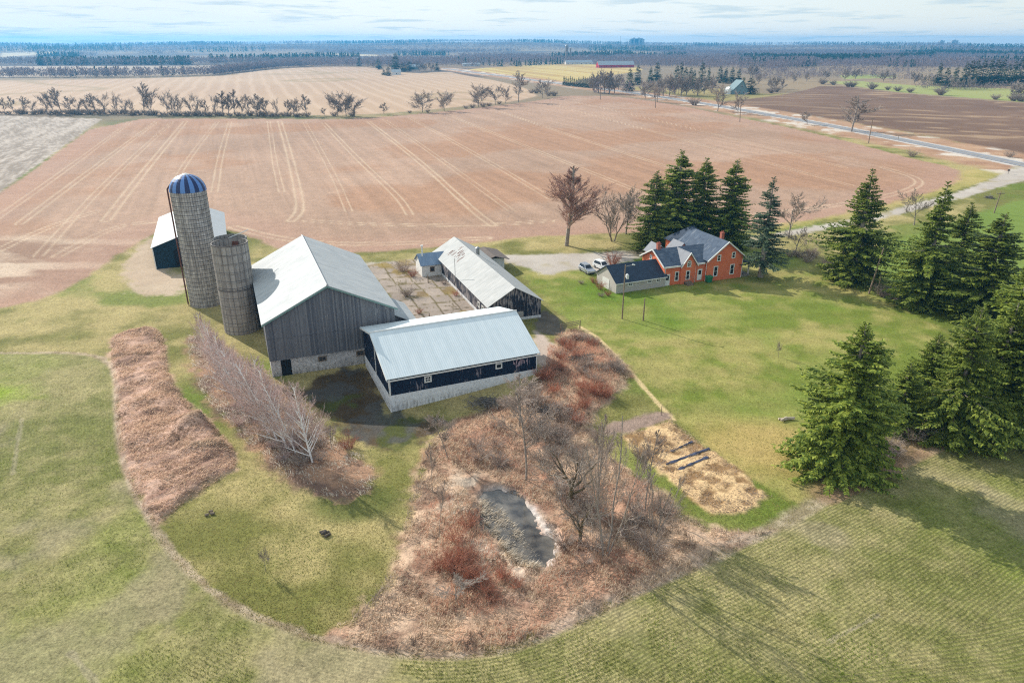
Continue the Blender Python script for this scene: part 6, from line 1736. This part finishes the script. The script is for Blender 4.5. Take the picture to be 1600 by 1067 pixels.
# ------------------------------------------------------------------ far woods that read as a mass
def woods(name, pts, hts, kind, mat, seed, n_tri):
    g = np.random.default_rng(seed); n = len(pts)
    z = terrain(pts[:, 0], pts[:, 1])
    if kind == 'bare':
        t = g.uniform(0, 1, (n, n_tri)) ** .7
        c = np.zeros((n, n_tri, 3)); rr = (hts * .46)[:, None] * np.sqrt(g.random((n, n_tri))) * np.sin(np.pi * (.12 + .86 * t)) ; a = g.random((n, n_tri)) * 6.283
        c[..., 0] = pts[:, :1] + rr * np.cos(a); c[..., 1] = pts[:, 1:2] + rr * np.sin(a); c[..., 2] = z[:, None] + hts[:, None] * (.12 + .75 * t)
        d = g.normal(0, .45, (n, n_tri, 3)) + np.array([0, 0, 1.0]); d[..., 0] += np.cos(a) * .4; d[..., 1] += np.sin(a) * .4; d = unit(d)
        L = hts[:, None] * g.uniform(.14, .3, (n, n_tri)); w = L * g.uniform(.07, .16, (n, n_tri))
        p = (c - d * (L * .4)[..., None]).reshape(-1, 3); dd = d.reshape(-1, 3)
        V, F = kites(p, dd, unit(np.cross(dd, unit(g.normal(0, 1, dd.shape)))), L.ravel(), w.ravel())
    else:
        t = (np.arange(n_tri)[None, :] + g.random((n, n_tri))) / n_tri; a = g.random((n, n_tri)) * 6.283
        rr = hts[:, None] * .27 * (1 - t) ** .8
        tip = np.stack([pts[:, :1] + rr * np.cos(a), pts[:, 1:2] + rr * np.sin(a), z[:, None] + hts[:, None] * (.04 + .86 * t)], -1)
        top = np.stack([pts[:, :1] + 0 * rr, pts[:, 1:2] + 0 * rr, z[:, None] + hts[:, None] * np.minimum(1, .14 + .92 * t)], -1)
        p = top.reshape(-1, 3); v = (tip - top).reshape(-1, 3); L = np.linalg.norm(v, axis=1) * 1.15; dd = unit(v)
        V, F = kites(p, dd, unit(np.cross(dd, np.array([[0, 0, 1.0]]) + g.normal(0, .3, dd.shape))), L, L * .42)
    tag(link(name, np_mesh(name, V, F, 4), mat), kind='stuff')
M_WOODB = leafmat('bare_wood_twigs', S(106, 94, 96), S(154, 138, 136), .9, .2, .25)
def along(line_px, n, depth, g):
    L = resample(np.array([G(*q) for q in line_px]), 4.0); i = g.integers(0, len(L), n); c = L[i]
    u = unit(c); return c + u * (g.random(n) * depth)[:, None] + g.normal(0, 2, (n, 2))
g = np.random.default_rng(17)
bl = []; bh = []; cl = []; ch = []
def addb(p, lo, hi): bl.append(p); bh.append(g.uniform(lo, hi, len(p)))
def addc(p, lo, hi): cl.append(p); ch.append(g.uniform(lo, hi, len(p)))
addb(along([(-100, 121), (0, 122), (180, 122), (330, 119), (430, 107), (520, 103), (600, 103.5), (660, 106)], 2400, 45, g), 7, 15)
addc(along([(60, 121), (100, 121), (250, 120), (300, 118)], 20, 30, g), 9, 15)
addb(along([(-100, 103), (0, 103), (180, 103), (330, 102), (420, 101)], 1000, 120, g), 10, 18)
addc(along([(60, 103), (180, 102), (300, 102)], 320, 90, g), 12, 19)
addc(along([(330, 100), (400, 98), (500, 95), (560, 94)], 300, 160, g), 12, 20)
addb(along([(420, 104), (500, 100), (600, 98), (700, 102), (760, 100), (860, 97)], 900, 180, g), 9, 16)
addc(along([(620, 88), (700, 88)], 90, 60, g), 12, 18)
addc(along([(700, 100), (790, 106), (860, 103), (880, 101)], 60, 60, g), 10, 16)
addc(along([(895, 90), (960, 90), (985, 88)], 150, 90, g), 14, 20)
addb(along([(990, 106), (1060, 106), (1120, 110), (1200, 112), (1270, 104)], 1500, 420, g), 11, 17)
addc(along([(1040, 92), (1070, 92)], 30, 40, g), 14, 20)
addc(along([(1160, 97), (1250, 98), (1330, 97), (1420, 95), (1460, 93)], 700, 160, g), 12, 19)
addb(along([(1180, 128), (1260, 124), (1340, 122), (1450, 130), (1520, 136)], 600, 130, g), 3.5, 9)
addb(along([(1280, 108), (1380, 106), (1480, 104), (1600, 100), (1700, 100)], 1000, 220, g), 8, 15)
addb(along([(1320, 97), (1450, 93), (1600, 92), (1700, 92)], 900, 260, g), 10, 16)
addb(along([(930, 148), (985, 148), (1040, 152), (1110, 150)], 70, 60, g), 7, 13)
addb(along([(1160, 118), (1240, 116), (1330, 114), (1460, 116)], 420, 90, g), 4, 10)
addb(along([(1440, 140), (1510, 142), (1600, 140), (1650, 142)], 120, 20, g), 4, 9)
# beyond: woods with openings
def far_pts(n, r0, r1):
    a = g.uniform(R(-48), R(48), n); r = np.sqrt(g.uniform(r0 ** 2, r1 ** 2, n)); return np.stack([r * np.sin(a), r * np.cos(a)], 1)
q = far_pts(44000, 1450, 3200); m = fbm(q[:, 0], q[:, 1], 620, 3, 71)
inf = np.zeros(len(q), bool)
for zz in (Z_BEIGE2, Z_BEIGE3, Z_TAN, Z_YELLOW): inf |= sdist(q[:, 0], q[:, 1], zz, 20) > -15
c_ = fbm(q[:, 0], q[:, 1], 420, 2, 72)
addb(q[(m > .41) & (c_ < .6) & ~inf][:15000], 9, 17); addc(q[(m > .38) & (c_ >= .6) & ~inf][:6500], 10, 19)
woods('bare_wood', np.concatenate(bl), np.concatenate(bh), 'bare', M_WOODB, 5, 22)
woods('conifer_wood', np.concatenate(cl), np.concatenate(ch), 'cone', M_CONE, 6, 16)
q = far_pts(32000, 3200, 5800); m = fbm(q[:, 0], q[:, 1], 900, 3, 73); q = q[m > .38]; c_ = fbm(q[:, 0], q[:, 1], 600, 2, 74)
woods('bare_wood', q[c_ < .6], g.uniform(12, 22, (c_ < .6).sum()), 'bare', M_WOODB, 7, 10)
woods('conifer_wood', q[c_ >= .6], g.uniform(12, 24, (c_ >= .6).sum()), 'cone', M_CONE, 8, 8)

# ------------------------------------------------------------------ distant farms and houses
M_RED = plain('red_barn_paint', S(176, 40, 52), .8, .15, 2)
M_PALE = plain('pale_siding', S(214, 208, 200), .8, .08, 2)
M_TEAL = plain('teal_siding', S(122, 142, 144), .8, .1, 2)
def far_building(name, px, py, deg, W_, L_, he, hr, label, cat, mw, mr, doors=1, z=None):
    p = P(px, py); b = building(name, p.x, p.y, deg, label, cat)
    gable_walls(W_, L_, -1, he, hr).build('wall', mw, b); gable_roof(W_, L_, he, hr, .5, .6, .6, .25).build('roof', mr, b)
    for k in range(doors):
        u = W_ * (k + 1) / (doors + 1); slabpart('door', b, lambda a, c, o: (a, -o, c), u - 1.4, 0, u + 1.4, min(3.2, he), .01, .1, M_DARK)
    n = max(1, int(abs(L_) / 9))
    for k in range(n):
        yy = L_ * (k + .5) / n
        for xx in (-.06, W_ + .06):
            mb = MB(); mb.box(min(xx, xx + .02), yy - .8, 1.2, max(xx, xx + .02), yy + .8, 2.4); mb.build('window', M_GLASS, b)
    return b
far_building('red_barn', 931, 106, -76, 15, 70, 5, 11, 'long red barn with pale roof and white trim on the far hill', 'barn', M_RED, M_MSROOF, 1)
far_building('cattle_barn', 882, 101, -80, 12, 58, 4, 8, 'long low grey barn left of the red barn on the far hill', 'barn', M_PALE, M_MSROOF, 0)
far_building('farm_shed', 896, 93, -80, 14, 46, 5, 9, 'low tan shed behind the far silos', 'shed', plain('tan_siding', S(196, 160, 140), .8, .1, 2), M_MSROOF, 0)
far_building('farm_shed', 963, 92, -80, 14, 40, 5, 9, 'low tan shed behind the red barn', 'shed', plain('tan_siding', S(196, 160, 140), .8, .1, 2), M_MSROOF, 0)
for px, py, ty, r_, lab in [(885, 97, 70, 3.6, 'tall pale silo with domed cap beside the far red barn'), (891, 97, 75, 1.8, 'thin pale silo right of the tall one on the far farm')]:
    p = P(px, py); hh = height_to(p, ty); rt = empty('far_silo', p, 0, lab, 'silo')
    mb = MB(); mb.tube((0, 0, -1), (0, 0, hh - r_), r_, r_, 20); mb.build('wall', M_STAVE2, rt, smooth=False)
    mb = MB()
    for j in range(4):
        e0, e1 = math.pi / 2 * j / 4, math.pi / 2 * (j + 1) / 4; mb.tube((0, 0, hh - r_ + r_ * math.sin(e0)), (0, 0, hh - r_ + r_ * math.sin(e1)), r_ * math.cos(e0) * 1.03, max(.05, r_ * math.cos(e1)) * 1.03, 20, caps=False)
    mb.build('dome', M_STEEL, rt, fix=False)
# A-shaped house
p = P(1143, 148); ah = building('steep_roof_house', p.x, p.y, 12, 'steep-roofed pale teal house half hidden by two conifers', 'house')
gable_walls(16, 12, -1, 3, 12, .62).build('wall', M_TEAL, ah); gable_roof(16, 12, 3, 12, .62, .8, .6, .3).build('roof', M_TEAL, ah)
mb = MB(); mb.solid([(-4, 1, -1), (1, 1, -1), (1, 1, 3), (-1.5, 1, 6.5), (-4, 1, 3)], [(-4, 8, -1), (1, 8, -1), (1, 8, 3), (-1.5, 8, 6.5), (-4, 8, 3)]); mb.build('side_wing', M_WHITE, ah)
for u, z_ in ((4, 1), (8, 1), (12, 1), (9.5, 6)): wall_window(ah, u, z_, 1.8, 1.6, front, M_TRIM, M_GLASS, .08)
for px, py, W_, L_, he, hr, mw, mr, lab in [(652, 97, 12, -50, 6, 9, M_PALE, M_MSROOF, 'long white barn in the trees behind the hill farmstead'), (724, 97, 12, -52, 6, 9, M_PALE, M_MSROOF, 'long white building behind bare trees near the road bend'), (640, 109, 10, -16, 5, 8, M_TEAL, M_MSROOF, 'grey-blue house between conifers on the hill'), (612, 117, 10, -13, 4, 7, M_WHITE, M_MSROOF, 'white house behind small conifers on the hill farmstead'), (722, 104, 10, -34, 4, 6, M_PALE, M_MSROOF, 'low pale shed near the road bend'), (550, 94.5, 14, -26, 4, 7, M_PALE, M_MSROOF, 'pale shed at the end of the wood far left of the road'), (305, 95, 14, -20, 4, 7, M_PALE, M_MSROOF, 'pale farm roof in the trees far left'), (385, 94, 14, -30, 4, 7, M_WHITE, M_MSROOF, 'white low roof in front of the far left conifers')]:
    far_building('far_building', px, py, -78, W_, -L_, he, hr, lab, 'building', mw, mr, 1)
# towers on the skyline
M_FARW = plain('far_concrete', S(170, 170, 170), .8, .1, .2)
for i, (px, w_, top) in enumerate([(986, 26, 62.0), (990, 34, 60.5), (994, 24, 61.5), (998, 30, 60.3), (1003, 26, 61.5), (304, 40, 66), (316, 34, 66.5), (1470, 30, 64), (1490, 40, 63.6)]):
    d = ray(px, 70); t = 5000 / d[1]; x, y = d[0] * t, 5000; zb = float(terrain(x, y)); q = Vector((x, y, zb)); hh = height_to(q, top)
    rt = empty('apartment_tower', q, 0, ['narrow grey tower left in the skyline cluster', 'broad grey tower in the skyline cluster', 'low tower amid the skyline cluster', 'tallest grey tower of the skyline cluster', 'tower at the right end of the skyline cluster', 'pale block on the horizon far left', 'small block beside the pale one on the far left horizon', 'small block on the horizon at the right', 'broad block on the horizon at the right'][i], 'tower')
    hh = max(hh, 20); mb = MB(); mb.box(-w_ / 2, -12, -5, w_ / 2, 12, hh); mb.build('wall', M_FARW, rt); mb = MB(); mb.box(-w_ / 5, -5, hh, w_ / 5, 5, hh + 4); mb.build('roof_house', M_FARW, rt)
p = P(968, 92); hh = height_to(p, 57); rt = empty('radio_mast', p, 0, 'thin lattice radio mast rising behind the far red barn', 'mast')
mb = MB()
for k in range(3): mb.tube((math.cos(k * 2.1) * .9, math.sin(k * 2.1) * .9, 0), (math.cos(k * 2.1) * .35, math.sin(k * 2.1) * .35, hh), .16, .1, 5)
for k in range(30):
    z0 = hh * k / 30; z1 = hh * (k + 1) / 30
    for j in range(3): mb.tube((math.cos(j * 2.1) * (.9 - .018 * k), math.sin(j * 2.1) * (.9 - .018 * k), z0), (math.cos((j + 1) * 2.1) * (.9 - .018 * (k + 1)), math.sin((j + 1) * 2.1) * (.9 - .018 * (k + 1)), z1), .07, n=4, caps=False)
mb.build('lattice', M_STEEL, rt, fix=False)

# ------------------------------------------------------------------ air
hz_m = bpy.data.materials.new('haze_air'); hz_m.use_nodes = True
nn = hz_m.node_tree.nodes; nn.clear(); ho = nn.new('ShaderNodeOutputMaterial'); pv = nn.new('ShaderNodeVolumePrincipled')
pv.inputs['Color'].default_value = (.12, .53, 1.0, 1); pv.inputs['Density'].default_value = 0.00015; pv.inputs['Anisotropy'].default_value = 0.3
hz_m.node_tree.links.new(pv.outputs[0], ho.inputs['Volume'])
mb = MB(); mb.box(-6000, -6000, -3.0, 6000, 6000, 78.0); tag(mb.build('haze', hz_m), kind='stuff')
